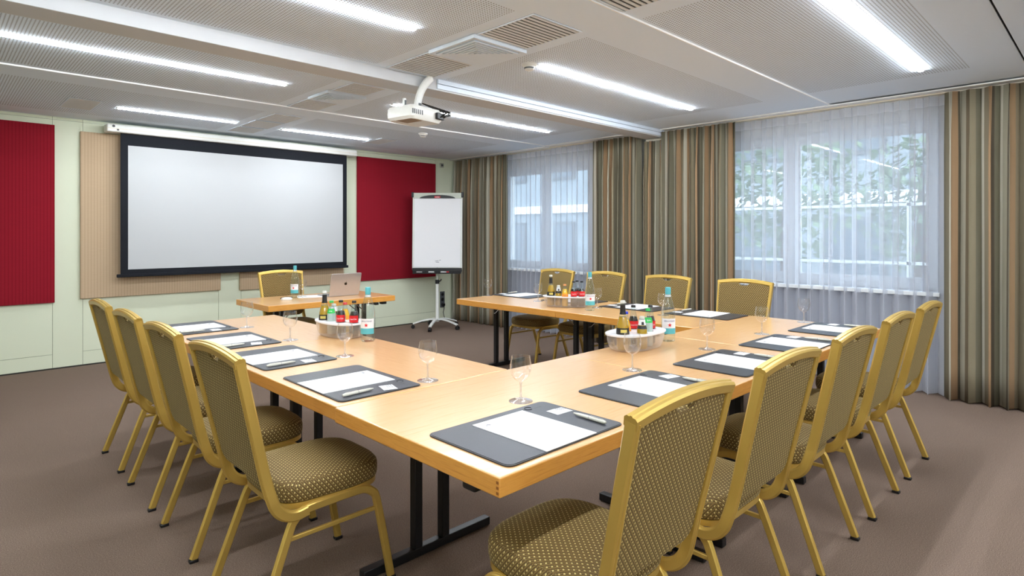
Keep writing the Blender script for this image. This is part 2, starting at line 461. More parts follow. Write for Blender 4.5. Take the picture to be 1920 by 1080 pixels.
# window wall with two openings
W1 = (1.16, 3.25, 0.90, 2.46); W2 = (5.10, 6.85, 0.90, 2.42)
mb = MB(); mb.cm = 0
def wallseg(y0, y1, z0, z1): mb.box(XW, XW+0.3, y0, y1, z0, z1)
wallseg(YN, W1[0], 0, H+0.1); wallseg(W1[1], W2[0], 0, H+0.1); wallseg(W2[1], YB, 0, H+0.1)
wallseg(W1[0], W1[1], W1[3], H+0.1); wallseg(W2[0], W2[1], W2[3], H+0.1)
mb.cm = 1
wallseg(W1[0], W1[1], 0, W1[2]); wallseg(W2[0], W2[1], 0, W2[2])
struct('wall_right', mb, [M['white_wall'], M['grey_wall']])

def window(n, y0, y1, z0, z1, muls, transom):
    r = bpy.data.objects.new('window_%d' % n, None); C.objects.link(r); r['kind'] = 'structure'; r.location = (XW+0.12, (y0+y1)/2, z0)
    lx = 0.0; h = z1-z0; w = (y1-y0)/2
    f = MB(); t = 0.06
    f.box(-0.03, 0.03, -w, -w+t, 0, h).box(-0.03, 0.03, w-t, w, 0, h).box(-0.03, 0.03, -w+t, w-t, 0, t).box(-0.03, 0.03, -w+t, w-t, h-t, h)
    f.build('window_frame', M['frame_white'], r, bevel=0.004)
    cy = [ -w+t ]+[m-(y0+y1)/2 for m in muls]+[ w-t ]
    for m in muls:
        c = m-(y0+y1)/2; MB().box(-0.03, 0.03, c-0.045, c+0.045, t, h-t).build('mullion', M['frame_white'], r, bevel=0.004)
    for i in range(len(cy)-1):
        a = cy[i]+(0.045 if i else 0); b = cy[i+1]-(0.045 if i < len(cy)-2 else 0)
        q = MB().box(-0.022, 0.022, a, a+0.045, t, h-t).box(-0.022, 0.022, b-0.045, b, t, h-t).box(-0.022, 0.022, a+0.045, b-0.045, t, t+0.05).box(-0.022, 0.022, a+0.045, b-0.045, h-t-0.05, h-t)
        sash = q.build('sash', M['frame_white'], r, bevel=0.003)
        MB().box(-0.004, 0.004, a+0.04, b-0.04, t+0.045, h-t-0.045).build('pane', M['pane'], sash)
    MB().box(-0.26, -0.03, -w-0.04, w+0.04, -0.035, 0.0).build('window_sill', M['frame_white'], r, bevel=0.004)
window(1, *W1, [2.46], None); window(2, *W2, [5.98], None)
# curtain track
struct('trim_4', MB().box(XW-0.27, XW-0.17, YN, 3.84, H-0.012, H-0.001).box(XW-0.27, XW-0.17, 4.10, 5.66, H-0.012, H-0.001).box(XW-0.27, XW-0.17, 5.675, YB, H-0.024, H-0.013), M['white_trim'])

# ------------------------------------------------------------------ outside
struct('ground_outside', MB().box(XW+0.4, 40, -12, 30, -0.9, -0.8), M['asphalt'])
def building():
    t = thing('office_building', 'pale office building across the yard, seen through the sheers', 'building', (15, 9, -0.8))
    MB().box(0, 4, -13, 13, 0, 11).build('wall', M['facade'], t)
    for zi in range(3):
        MB().box(-0.12, 0, -13, 13, 2.9+zi*3.0, 3.15+zi*3.0).build('floor_band', M['frame_white'], t)
    for zi in range(3):
        for k in range(11):
            y = -12+k*2.2
            w = MB().box(-0.05, 0.0, y, y+1.3, 1.0+zi*3.0, 2.6+zi*3.0).build('window', M['socket'], t)
            MB().box(-0.06, -0.05, y+0.08, y+1.22, 1.08+zi*3.0, 2.52+zi*3.0).build('pane', M['dark_pane'], w)
building()
def railing(y0, y1, lab):
    t = thing('balcony_railing', lab, 'railing', (8.3, y0, -0.8))
    n = int((y1-y0)/1.2)
    for z in (1.85, 2.55): MB().box(-0.02, 0.02, 0, y1-y0, z, z+0.035).build('rail', M['white_metal'], t)
    for k in range(n+1):
        y = (y1-y0)*k/n; MB().box(-0.02, 0.02, y-0.02, y+0.02, 0, 2.6).build('post', M['white_metal'], t)
railing(0.5, 4.3, 'white terrace railing outside the window nearest the table')
def tree(x, y, h, lab, seed):
    rnd = random.Random(seed)
    t = thing('garden_tree', lab, 'tree', (x, y, -0.8))
    MB().lathe([(0.11, 0), (0.09, h*0.5), (0.03, h*0.9)], 10).build('trunk', M['bark'], t)
    mb = MB()
    for k in range(900):
        a = rnd.uniform(0, 2*PI); u = rnd.uniform(-1, 1); rr = rnd.uniform(0.3, 1)**0.6
        p = Vector((math.cos(a)*math.sqrt(1-u*u)*1.1*rr, math.sin(a)*math.sqrt(1-u*u)*1.1*rr, h*0.72+u*h*0.34*rr))
        d = Vector((rnd.uniform(-1,1), rnd.uniform(-1,1), rnd.uniform(-1,1))).normalized(); e = d.cross(Vector((0.3,0.5,0.8))).normalized()
        s_ = rnd.uniform(0.07, 0.13)
        mb.add([p-d*s_, p+e*s_*0.5, p+d*s_, p-e*s_*0.5], [(0,1,2,3)])
    mb.build('foliage', M['leaf'], t)
tree(10.2, 3.9, 4.4, 'green tree outside the large right window, nearest the left frame', 3)
tree(12.6, 2.5, 3.8, 'green tree outside the large right window, nearest the mullion', 5)
tree(9.9, 0.7, 3.6, 'pale green tree outside at the right end of the large window', 9)

# ------------------------------------------------------------------ wall panels
def felt(x0, x1, z0, z1, mat, lab, cat='acoustic panel', dep=0.035):
    o = MB().box(-(x1-x0)/2, (x1-x0)/2, -dep, 0, 0, z1-z0).build('acoustic_panel', M[mat], bevel=0.004, loc=((x0+x1)/2, YB, z0))
    tag(o, lab, cat, 'felt acoustic panels on the far wall')
felt(-0.30, 0.945, 0.70, 2.553, 'red_felt', 'dark red ribbed felt panel at the left end of the far wall')
felt(1.165, 2.585, 0.722, 2.515, 'beige_felt', 'beige ribbed felt panel behind the left half of the projection screen')
felt(2.815, 4.25, 0.705, 2.53, 'beige_felt', 'beige ribbed felt panel behind the right half of the projection screen')
felt(4.47, 5.885, 0.725, 2.548, 'red_felt', 'dark red ribbed felt panel behind the flip chart')

# projection screen
ys = 7.66
ps = thing('projection_screen', 'large white projection screen with black border pulled down from its white case', 'projection screen', (2.86, ys, 0.94))
MB().box(-1.355, 1.365, -0.003, 0.003, 0.03, 1.585).build('border', M['screen_black'], ps)
MB().box(-1.285, 1.305, -0.0045, -0.0035, 0.085, 1.45).build('screen_surface', M['screen_white'], ps)
MB().box(-1.39, 1.385, -0.018, 0.018, 0.0, 0.035).build('bottom_bar', M['screen_black'], ps, bevel=0.006)
cs = MB().box(-1.49, 1.50, -0.06, 0.10, 1.578, 1.665).build('case', M['white_plastic'], ps, bevel=0.012)
MB().box(-1.49, 1.50, -0.0625, -0.061, 1.612, 1.618).build('case_seam', M['beige_trim'], cs)
MB().lathe([(0.0001, 0.0), (0.014, 0.0), (0.014, 0.003), (0.0001, 0.003)], 14).build('case_hole', M['black_plastic'], cs, loc=(-1.43, -0.061, 1.64)).rotation_euler = (PI/2, 0, 0)
MB().box(-1.40, -1.38, -0.063, -0.061, 1.595, 1.612).build('case_slot', M['black_plastic'], cs)

# small devices on the far wall
o = MB().box(-0.035, 0.035, -0.03, 0, 0, 0.075).build('wall_sensor', M['beige_metal'], bevel=0.004, loc=(6.02, YB, 2.50)); tag(o, 'small grey box sensor high on the far wall near the curtain corner', 'sensor')
MB().box(-0.02, 0.02, -0.033, -0.03, 0.02, 0.055).build('sensor_face', M['socket'], o)
o = thing('wall_socket', 'dark grey triple wall socket with a plug beside the flip chart', 'socket', (6.04, YB, 0.21))
MB().box(-0.045, 0.045, -0.012, 0, 0, 0.26).build('cover_plate', M['socket'], o, bevel=0.003)
for k in range(3):
    MB().lathe([(0.0001,0.002),(0.024,0.002),(0.027,0.0)], 16).build('outlet', M['black_plastic'], o, loc=(0, -0.012, 0.045+0.085*k)).rotation_euler = (PI/2, 0, 0)
cd = MB().tube([(6.04, YB-0.045, 0.255), (6.045, YB-0.05, 0.20), (6.03, YB-0.045, 0.13), (6.045, YB-0.05, 0.06), (6.06, YB-0.06, 0.012), (5.9, YB-0.07, 0.008)], 0.006).build('power_cord', M['cable'])
tag(cd, 'black power cord hanging from the dark wall socket', 'cord')
MB().box(6.015, 6.065, YB-0.055, YB-0.0125, 0.235, 0.275).build('plug', M['black_plastic'], cd, bevel=0.005)

# ------------------------------------------------------------------ ceiling fittings
lights = [(3.20, 5.43, 1.078, H+0.012, 'long LED strip nearest the camera on the right of the ceiling'),
          (-0.14, 2.10, 2.99, H, 'LED strip at the top of the view, left of the large square diffuser'),
          (3.20, 5.43, 3.00, H, 'LED strip right of the large square diffuser'),
          (-0.12, 2.12, 4.86, H, 'longest looking LED strip at the left edge of the view'),
          (3.18, 5.39, 4.88, H, 'LED strip behind the projector, ending before the middle curtains'),
          (1.32, 2.43, 6.83, H-0.012, 'short LED strip above the projection screen case, left one'),
          (2.97, 4.10, 6.88, H-0.012, 'short LED strip above the projection screen case, right one')]
lights += [(-0.14, 2.10, 1.078, H+0.012, 'LED strip directly above the near left corner of the U'),
           (-0.9, 1.34, -0.85, H, 'LED strip behind the camera on the left'), (3.20, 5.43, -0.85, H, 'LED strip behind the camera on the window side'),  # these strips and the next pair: unseen, added to brighten the room
           (-0.9, 1.34, -2.45, H, 'LED strip nearest the near wall on the left'), (3.20, 5.43, -2.45, H, 'LED strip nearest the near wall on the window side')]
for x0, x1, y, z, lab in lights:
    t = thing('ceiling_light', 'white '+lab, 'ceiling light', ((x0+x1)/2, y, z), 0, 'linear LED strips on the ceiling')
    w = (x1-x0)/2
    MB().box(-w-0.012, -w, -0.016, 0.016, -0.008, 0.0).box(w, w+0.012, -0.016, 0.016, -0.008, 0.0).build('end_cap', M['white_plastic'], t)
    MB().box(-w, w, -0.0155, 0.0155, -0.010, -0.0002).build('diffuser', M['led'], t)

def slot_vent(x0, x1, y0, y1, z, lab, n, along='x'):
    t = thing('ceiling_vent', lab, 'ceiling vent', ((x0+x1)/2, (y0+y1)/2, z), 0, 'slotted grilles in the ceiling')
    w, d = (x1-x0)/2, (y1-y0)/2
    MB().box(-w, w, -d, d, -0.002, -0.0005).build('backing', M['grille_dark'], t)
    f = MB(); b = 0.012
    f.box(-w, w, -d, -d+b, -0.006, -0.002).box(-w, w, d-b, d, -0.006, -0.002).box(-w, -w+b, -d+b, d-b, -0.006, -0.002).box(w-b, w, -d+b, d-b, -0.006, -0.002)
    f.build('frame', M['ceil'], t)
    for k in range(n):
        if along == 'x':
            p = (2*d-2*b)/n; y = -d+b+p*(k+0.5); MB().box(-w+b, w-b, y-p*0.29, y+p*0.29, -0.0055, -0.002).build('slat', M['grille'], t)
        else:
            p = (2*w-2*b)/n; x = -w+b+p*(k+0.5); MB().box(x-p*0.29, x+p*0.29, -d+b, d-b, -0.0055, -0.002).build('slat', M['grille'], t)
def diffuser(x0, x1, y0, y1, z, lab):
    t = thing('ceiling_diffuser', lab, 'air diffuser', ((x0+x1)/2, (y0+y1)/2, z), 0)
    s_ = (x1-x0)/2; q = (y1-y0)/2
    MB().box(-s_, s_, -q, q, -0.003, -0.0005).build('backing', M['grille_dark'], t)
    def ring(a, b, z0, z1):
        sx0, sy0, sx1, sy1 = s_*a, q*a, s_*b, q*b
        m = MB(); o_ = [(-sx0,-sy0),(sx0,-sy0),(sx0,sy0),(-sx0,sy0)]; i_ = [(-sx1,-sy1),(sx1,-sy1),(sx1,sy1),(-sx1,sy1)]
        m.rings([[(x,y,z1) for x,y in o_], [(x,y,z0) for x,y in o_], [(x,y,z0+0.004) for x,y in i_], [(x,y,z1) for x,y in i_]], cap0=False, cap1=False, smooth=False)
        return m
    ring(1.04, 0.90, -0.026, -0.002).build('frame', M['ceil'], t)
    for k in range(6):
        a = 0.86-k*0.135; ring(a, a-0.098, -0.030, -0.012).build('blade', M['ceil'], t)
    MB().box(-s_*0.05, s_*0.05, -q*0.05, q*0.05, -0.03, -0.02).build('centre_cap', M['ceil'], t)
slot_vent(2.43, 2.86, 2.31, 2.80, H, 'slotted ceiling grille on the near side of the large square diffuser', 13)
slot_vent(2.43, 2.86, 3.27, 3.82, H, 'slotted ceiling grille between the large diffuser and the beam', 14)
diffuser(2.42, 2.87, 2.81, 3.26, H, 'large square louvred diffuser in the ceiling before the projector')
slot_vent(2.48, 2.80, 4.38, 4.76, H, 'slotted ceiling grille just behind the beam, near side of the smaller diffuser', 10)
slot_vent(2.48, 2.80, 5.16, 5.65, H, 'slotted ceiling grille on the far side of the smaller diffuser', 12)
diffuser(2.46, 2.82, 4.78, 5.14, H, 'smaller square louvred diffuser behind the beam left of the projector')
slot_vent(2.52, 2.84, 6.02, 6.48, H-0.012, 'slotted ceiling grille left of the short right LED strip, near part', 11)
slot_vent(2.52, 2.84, 6.52, 6.98, H-0.012, 'plain fine grille between the two short LED strips', 22)
slot_vent(2.52, 2.84, 7.02, 7.42, H-0.012, 'slotted ceiling grille nearest the projection screen case', 10)
slot_vent(0.90, 1.16, 6.60, 7.16, H-0.012, 'square flush ceiling grille near the left red panel', 24)
slot_vent(4.16, 4.42, 6.64, 7.12, H-0.012, 'square flush ceiling grille over the flip chart corner', 24)
slot_vent(2.50, 2.80, 1.42, 1.96, H+0.012, 'slotted ceiling grille at the top edge of the view', 14)
for (x, y, z, lab) in ((3.13, 3.02, H, 'white round smoke detector beside the right LED strip'), (4.32, 5.97, H-0.012, 'white round smoke detector between projector and flip chart')):
    t = thing('smoke_detector', lab, 'smoke detector', (x, y, z))
    MB().lathe([(0.001,0.0),(0.055,0.0),(0.055,-0.012),(0.045,-0.022),(0.04,-0.022)], 24).build('base', M['white_plastic'], t)
    MB().lathe([(0.04,-0.022),(0.034,-0.045),(0.02,-0.052),(0.001,-0.053)], 24).build('sensor_head', M['white_plastic'], t)
    MB().lathe([(0.0385,-0.026),(0.0365,-0.040)], 24).build('sensor_slot', M['socket'], t)

# projector on its curved arm
pj = thing('ceiling_projector', 'white projector with black cables hanging on a curved arm from the beam', 'projector', (2.70, 3.84, 2.335), math.radians(10))
def pbox(w, d, z0, z1, r): return rrect(-w, w, -d, d, r)
mb = MB(); rr = [rrect(-0.17*s, 0.17*s, -0.14*s, 0.14*s, 0.035*s) for s in (0.90, 1.0, 1.0, 0.94)]
mb.rings([[(x, y, z) for x, y in r] for r, z in zip(rr, (-0.055, -0.035, 0.03, 0.048))])
body = mb.build('body', M['white_plastic'], pj)
MB().lathe([(0.001,0.03),(0.034,0.03),(0.040,0.0),(0.045,-0.01)], 20).build('lens_ring', M['beige_metal'], pj, loc=(-0.10, 0.135, 0)).rotation_euler = (-PI/2, 0, 0)
MB().lathe([(0.001,0.032),(0.028,0.031)], 20).build('lens', M['phone'], pj, loc=(-0.10, 0.137, 0)).rotation_euler = (-PI/2, 0, 0)
MB().box(-0.15, -0.03, -0.11, 0.05, -0.0575, -0.055).build('filter_cover', M['grille_brown'], pj)
for k in range(6): MB().box(-0.165+0.02*k, -0.155+0.02*k, -0.1415, -0.139, -0.02, 0.015).build('vent_slot', M['socket'], pj)
mb = MB(); arm = []
for i in range(13):
    u = i/12; p = Vector((0.13*u**1.5-0.035*math.sin(PI*u)*u, -0.02-0.03*u, 0.05+0.262*u)); arm.append(p)
mb.sweep(arm, [(0.034*math.cos(2*PI*k/12), 0.020*math.sin(2*PI*k/12)) for k in range(12)], side=(1,0,0), smooth=True)
mb.build('ceiling_arm', M['white_plastic'], pj)
MB().box(-0.08, 0.06, -0.07, 0.05, 0.048, 0.060).box(-0.12, -0.10, -0.01, 0.01, 0.048, 0.115).build('mount_plate', M['white_metal'], pj, bevel=0.003)
MB().box(-0.118, -0.102, -0.012, -0.010, 0.055, 0.10).box(-0.03, -0.005, -0.075, -0.07, 0.06, 0.085).build('mount_bolts', M['black_plastic'], pj)
rnd = random.Random(4)
for k in range(6):
    a = Vector((0.10+0.012*k, -0.145, -0.02+0.008*(k % 3)))
    pts = [a, a+Vector((0.02,-0.03,0.01)), a+Vector((0.05+rnd.uniform(-.02,.02),-0.04,0.04+rnd.uniform(-.03,.03))), a+Vector((0.06,-0.01,0.05)), Vector((0.05, -0.03, 0.10))]
    MB().tube(pts, 0.005, 6).build('cable', M['cable'], pj)
MB().box(0.08, 0.16, -0.165, -0.14, -0.03, 0.02).build('connector_block', M['black_plastic'], pj, bevel=0.004)

# ------------------------------------------------------------------ curtains
def cloth(name, xc, y0, y1, ztop, zbot, pitch, amp, seed, mat, thick=0, u0=0.0, flat=0.0):
    rnd = random.Random(seed)
    L = y1-y0; n = max(2, round(L/pitch)); per = L/n
    ph = [rnd.uniform(-0.5, 0.5) for _ in range(n+2)]; am = [rnd.uniform(0.65, 1.2) for _ in range(n+2)]; lean = [rnd.uniform(-1, 1)*0.012 for _ in range(n+2)]
    sub = 14; NZ = 10; cols = []; arc = 0; us = []
    prev = None
    for i in range(n*sub+1):
        t = i/sub; k = int(t); fr = t-k
        a = am[k]*(1-fr)+am[k+1]*fr; p = ph[k]*(1-fr)+ph[k+1]*fr; le = lean[k]*(1-fr)+lean[k+1]*fr
        w = 2*PI*t+p
        dx = amp*a*math.sin(w); dy = amp*0.38*a*math.sin(2*w)
        y = y0+per*t
        cols.append((dx, dy, y, le, a, w))
        q = (dx, y+dy)
        if prev: arc += math.hypot(q[0]-prev[0], q[1]-prev[1])
        us.append(arc+u0); prev = q
    vs = []; fs = []; uv = []
    for j in range(NZ+1):
        s_ = j/NZ
        for i, (dx, dy, y, le, a, w) in enumerate(cols):
            zt = ztop(y) if callable(ztop) else ztop
            z = zbot+(zt-zbot)*(1-s_)
            top = math.exp(-((1-s_ - 1)**2)/0.004)
            k = 0.55+0.45*min(1, s_*5)
            g = 1.0+0.12*s_
            vs.append((xc+dx*k*g+0.006*math.sin(w*0.37+s_*3), y+dy*k+le*s_, z+(0.008*math.sin(w) if j == NZ else 0)))
            uv.append((us[i], z))
    W = len(cols)
    for j in range(NZ):
        for i in range(W-1): fs.append((j*W+i, j*W+i+1, (j+1)*W+i+1, (j+1)*W+i))
    mb = MB(); mb.add([(x-xc, y-y0, z) for x, y, z in vs], fs, True)
    o = mb.build(name, mat, uvfn=lambda co, p, vi: uv[vi], loc=(xc, y0, 0), recalc=False, angle=180)
    if thick:
        m = o.modifiers.new('solid', 'SOLIDIFY'); m.thickness = thick; m.offset = 0
    return o
XD = XW-0.225; XS = XW-0.135
def drape(y0, y1, seed, lab, ztop=H-0.030, u0=0.0, pitch=0.086):
    o = cloth('striped_curtain', XD, y0, y1, ztop, 0.012, pitch, 0.048, seed, M['drape'], 0.0025, u0)
    tag(o, lab, 'curtain', 'striped drapes along the window wall'); return o
drape(6.50, 7.74, 1, 'striped brown and grey curtain in the far corner behind the flip chart', H-0.042, 0.0)
drape(4.115, 4.86, 2, 'striped brown curtain between the small sheer and the beam end', H-0.03, 0.3)
drape(3.845, 4.075, 3, 'narrow strip of striped curtain hanging lower beneath the beam end', 2.535, 0.9)
drape(2.93, 3.83, 4, 'striped brown curtain right of the beam end, beside the wide sheer', H-0.03, 0.1)
drape(-0.25, 1.06, 5, 'striped brown and grey curtain at the right edge of the view', H-0.03, 0.45, 0.13)
drape(-3.1, -1.9, 6, 'striped curtain at the near end of the window wall', H-0.03, 0.2)
o = cloth('sheer_curtain', XS, 4.80, 6.56, lambda y: H-0.03 if y < 5.68 else H-0.042, 0.012, 0.098, 0.034, 21, M['sheer']); tag(o, 'white sheer curtain over the far window, behind the first window chairs', 'curtain', 'white sheers')
o = cloth('sheer_curtain', XS, 0.98, 2.02, H-0.03, 0.012, 0.115, 0.038, 22, M['sheer']); tag(o, 'white sheer curtain, right half of the large window beside the right drape', 'curtain', 'white sheers')
o = cloth('sheer_curtain', XS+0.012, 1.98, 3.00, H-0.03, 0.012, 0.115, 0.038, 23, M['sheer']); tag(o, 'white sheer curtain, left half of the large window behind the last window chair', 'curtain', 'white sheers')

# ------------------------------------------------------------------ tables
def table(x0, x1, y0, y1, feet, lab, grain='x', bracket=None, fingers=False, group='beech tables pushed together in a U'):
    cx, cy = (x0+x1)/2, (y0+y1)/2
    t = thing('conference_table', lab, 'table', (cx, cy, 0), 0, group)
    g = 0.0012; w, d = (x1-x0)/2-g, (y1-y0)/2-g
    b = 0.0
    top = MB(); top.box(-w, w, -d, d, 0.681, 0.74)
    top = top.build('tabletop', [M['wood'], M['wood_edge']], t, bevel=0.005, seg=3, swapuv=(grain == 'y'))
    for p in top.data.polygons:
        if abs(p.normal.z) < 0.5: p.material_index = 1
    # side faces: grain runs along the edge
    for axis, pos in feet:
        if axis == 'x':      # foot runs along x at y = pos
            c = (0.0, pos-cy); fx, fy = 0.345, 0.02; off = [( -0.075, 0), (0.075, 0)]; dirv = (1, 0)
        else:
            c = (pos-cx, -0.08); fx, fy = 0.02, 0.345; off = [(0, -0.075), (0, 0.075)]; dirv = (0, 1)
        MB().box(c[0]-fx, c[0]+fx, c[1]-fy, c[1]+fy, 0.004, 0.042).build('foot', M['black_metal'], t, bevel=0.003)
        MB().box(c[0]-fx, c[0]+fx, c[1]-fy, c[1]+fy, 0.655, 0.68).build('cross_rail', M['black_metal'], t, bevel=0.002)
        for ox, oy in off:
            MB().box(c[0]+ox-0.02, c[0]+ox+0.02, c[1]+oy-0.02, c[1]+oy+0.02, 0.042, 0.655).build('leg', M['black_metal'], t, bevel=0.003)
        s_ = 1 if (c[0]*dirv[1]+c[1]*dirv[0]) < 0 else -1
        for k in (-1, 1):
            if axis == 'x': pts = [(c[0]+k*0.075+k*0.026, c[1], 0.57), (c[0]+k*0.1, c[1]+s_*0.02, 0.575), (c[0]+k*0.1, c[1]+s_*0.06, 0.61), (c[0]+k*0.1, c[1]+s_*0.14, 0.676)]
            else: pts = [(c[0], c[1]+k*0.101, 0.57), (c[0]+s_*0.02, c[1]+k*0.1, 0.575), (c[0]+s_*0.06, c[1]+k*0.1, 0.61), (c[0]+s_*0.14, c[1]+k*0.1, 0.676)]
            MB().tube(pts, 0.006, 8).build('brace', M['chrome'], t)
    if bracket:
        bx, by = bracket
        MB().box(bx-cx-0.03, bx-cx+0.03, by-cy-0.03, by-cy+0.03, 0.65, 0.681).build('edge_bracket', M['black_plastic'], t, bevel=0.008)
    if fingers:
        for k in range(3):
            z = 0.69+0.015*k
            MB().box(-w-0.0004, -w+0.001, -d+0.004, -d+0.014, z, z+0.008).build('finger_joint', M['joint_wood'], t)
    return t
def tlab(s_): return 'honey-coloured wooden table, '+s_
table(1.135, 2.545, 1.21, 2.155, [('y', 2.40)], tlab('nearest corner of the U with the closest wine glass'), 'x', (1.185, 1.37), True)
table(2.545, 3.52, 1.21, 2.155, [('y', 2.572), ('y', 3.30)], tlab('short middle one of the near row, carrying a tub of drinks'), 'x')
table(3.52, 4.885, 1.21, 2.155, [('y', 3.55), ('y', 4.62)], tlab('right-hand corner of the U beside the large sheer'), 'x')
table(1.145, 2.08, 2.158, 3.585, [('x', 2.145+0.03), ('x', 3.40)], tlab('near one of the left arm, before the two nearest left chairs'), 'y')
table(1.145, 2.08, 3.585, 4.98, [('x', 3.68), ('x', 4.74)], tlab('far one of the left arm, carrying tub and tall water bottle'), 'y')
table(3.945, 4.885, 2.158, 3.49, [('x', 2.35), ('x', 3.40)], tlab('middle one of the window arm of the U'), 'y')
table(3.945, 4.885, 3.49, 4.865, [('x', 3.58), ('x', 4.68)], tlab('far end of the window arm, its legs standing free'), 'y')
table(2.28, 3.68, 5.60, 6.42, [('y', 2.52), ('y', 3.44)], 'honey-coloured wooden presenter table under the projection screen', 'x', (3.56, 5.66), False, 'presenter table')

# ------------------------------------------------------------------ chairs
def prof_sec(w, d, bead=0.0025):
    # rounded rectangle with a shallow bead along the middle of both broad faces
    a, b = w/2, d/2; c = min(a, b)*0.35
    return [(a-c,-b),(a,-b+c),(a,b-c),(a-c,b),(c*0.8,b),(c*0.4,b+bead),(-c*0.4,b+bead),(-c*0.8,b),(-a+c,b),(-a,b-c),(-a,-b+c),(-a+c,-b),(-c*0.8,-b),(-c*0.4,-b-bead),(c*0.4,-b-bead),(c*0.8,-b)]
def smoothpath(pts, n=4):
    P = [Vector(p) for p in pts]; out = []
    for i in range(len(P)-1):
        p0 = P[max(i-1,0)]; p1 = P[i]; p2 = P[i+1]; p3 = P[min(i+2, len(P)-1)]
        for k in range(n):
            t = k/n
            out.append(0.5*((2*p1)+(-p0+p2)*t+(2*p0-5*p1+4*p2-p3)*t*t+(-p0+3*p1-3*p2+p3)*t*t*t))
    out.append(P[-1]); return out
def seat_outline(s_, z, n=48):
    out = []
    for k in range(n):
        a = 2*PI*k/n; ca, sa = math.cos(a), math.sin(a)
        e = 0.52 if sa > 0 else 0.42
        hw = 0.223
        x = hw*math.copysign(abs(ca)**e, ca)
        y = 0.225*math.copysign(abs(sa)**(0.62 if sa > 0 else 0.35), sa)
        x *= 1.0-0.06*max(0, -y/0.225)
        out.append((x*s_, 0.045+y*(s_ if s_ > 0.9 else s_), z))
    return out
def make_chair():
    t = thing('banquet_chair', '', 'chair')
    mb = MB()
    mb.rings([seat_outline(0.955, 0.424), seat_outline(0.99, 0.430), seat_outline(1.0, 0.442), seat_outline(1.0, 0.470), seat_outline(0.985, 0.484), seat_outline(0.94, 0.496), seat_outline(0.85, 0.503), seat_outline(0.6, 0.509), seat_outline(0.3, 0.511)])
    mb.build('seat', M['fabric'], t, angle=60)
    mb = MB(); mb.rings([seat_outline(0.95, 0.400), seat_outline(0.975, 0.402), seat_outline(0.975, 0.4235), seat_outline(0.95, 0.4238)], smooth=False)
    mb.build('seat_frame', M['gold'], t, angle=30)
    # back: plane through (y,z) = (-.335,.97) and (-.235,.53)
    dy, dz = -0.100, 0.44; L = math.hypot(dy, dz); ey, ez = dy/L, dz/L     # up along the back
    ny, nz = -ez, ey                                                        # backwards normal
    B0 = (-0.235, 0.53)
    def onback(x, h, n): return (x, B0[0]+ey*h+ny*n, B0[1]+ez*h+nz*n)
    hw0, hw1 = 0.214, 0.236; ht = 0.452
    # panel with the handle notch at the top
    def hwid(h): return hw0+(hw1-hw0)*h/ht
    def arch(x): return ht-0.010+0.020*(1-(x/hw1)**2)
    out = []
    bl = -0.012
    out += [(-hwid(0)+0.05, bl), (hwid(0)-0.05, bl), (hwid(0)-0.022, bl+0.012), (hwid(0)-0.008, bl+0.035)]
    for k in range(1, 5): h = ht*k/5; out.append((hwid(h)-0.008, h))
    out.append((hw1-0.008, arch(hw1)-0.004))
    for x in (0.18, 0.13, 0.09): out.append((x, arch(x)))
    out += [(0.055, arch(0.05)), (0.030, arch(0)-0.026), (-0.030, arch(0)-0.026), (-0.055, arch(0.05))]
    for x in (-0.09, -0.13, -0.18): out.append((x, arch(x)))
    out.append((-hw1+0.008, arch(hw1)-0.004))
    for k in range(4, 0, -1): h = ht*k/5; out.append((-hwid(h)+0.008, h))
    out += [(-hwid(0)+0.008, bl+0.035), (-hwid(0)+0.022, bl+0.012)]
    mb = MB(); mb.prism(out, -0.024, 0.008, lambda x, h, n: onback(x, h, n))
    mb.build('backrest', M['fabric'], t, bevel=0.005, seg=2)
    # frame: two stiles curling under the seat and an arched top rail
    sec = prof_sec(0.026, 0.036, 0.003)
    bf = MB()
    for s_ in (-1, 1):
        pts = [onback(s_*(hw1), ht+0.008, 0), onback(s_*hwid(ht*0.5), ht*0.5, 0), onback(s_*hwid(0.03), 0.03, 0), (s_*0.222, -0.218, 0.470), (s_*0.222, -0.200, 0.430), (s_*0.222, -0.170, 0.402), (s_*0.222, -0.130, 0.390), (s_*0.222, -0.085, 0.396)]
        bf.sweep(smoothpath(pts, 4), sec, side=(1,0,0))
    pts = []
    for k in range(17):
        x = -(hw1+0.012)+2*(hw1+0.012)*k/16; pts.append(onback(x, arch(x)+0.018, 0))
    nvec = Vector((0, ny, nz))
    bf.sweep(pts, prof_sec(0.038, 0.034, 0.003), side=nvec)
    bf.build('back_frame', M['gold'], t, angle=30)
    lsec = prof_sec(0.022, 0.030, 0.002)
    for s_ in (-1, 1):
        x = s_*0.212; xf = s_*0.222
        rear = [(xf, -0.272, 0.012), ((x+xf)/2, -0.205, 0.19), (x, -0.150, 0.335), (x, -0.132, 0.368), (x, -0.105, 0.390), (x, -0.070, 0.398), (x, 0.0, 0.400)]
        fr = [(x, 0.0, 0.400), (x, 0.12, 0.402), (x, 0.165, 0.396), (x, 0.195, 0.376), (x, 0.212, 0.345), ((x+xf)/2, 0.240, 0.20), (xf, 0.274, 0.012)]
        for p, q in ((rear, rear[0]), (fr, fr[-1])):
            lg = MB().sweep(smoothpath(p, 3), lsec, side=(1,0,0)).build('leg', M['gold'], t, angle=30)
            MB().box(q[0]-0.014, q[0]+0.014, q[1]-0.018, q[1]+0.018, 0.0, 0.014).build('glide', M['black_plastic'], lg, bevel=0.003)
        MB().sweep([(x, -0.163, 0.305), (x, 0.219, 0.308)], [(0.006,0.008),(-0.006,0.008),(-0.006,-0.008),(0.006,-0.008)], side=(1,0,0)).build('stretcher', M['gold'], t, bevel=0.002)
    return t
proto = make_chair()
spots = []
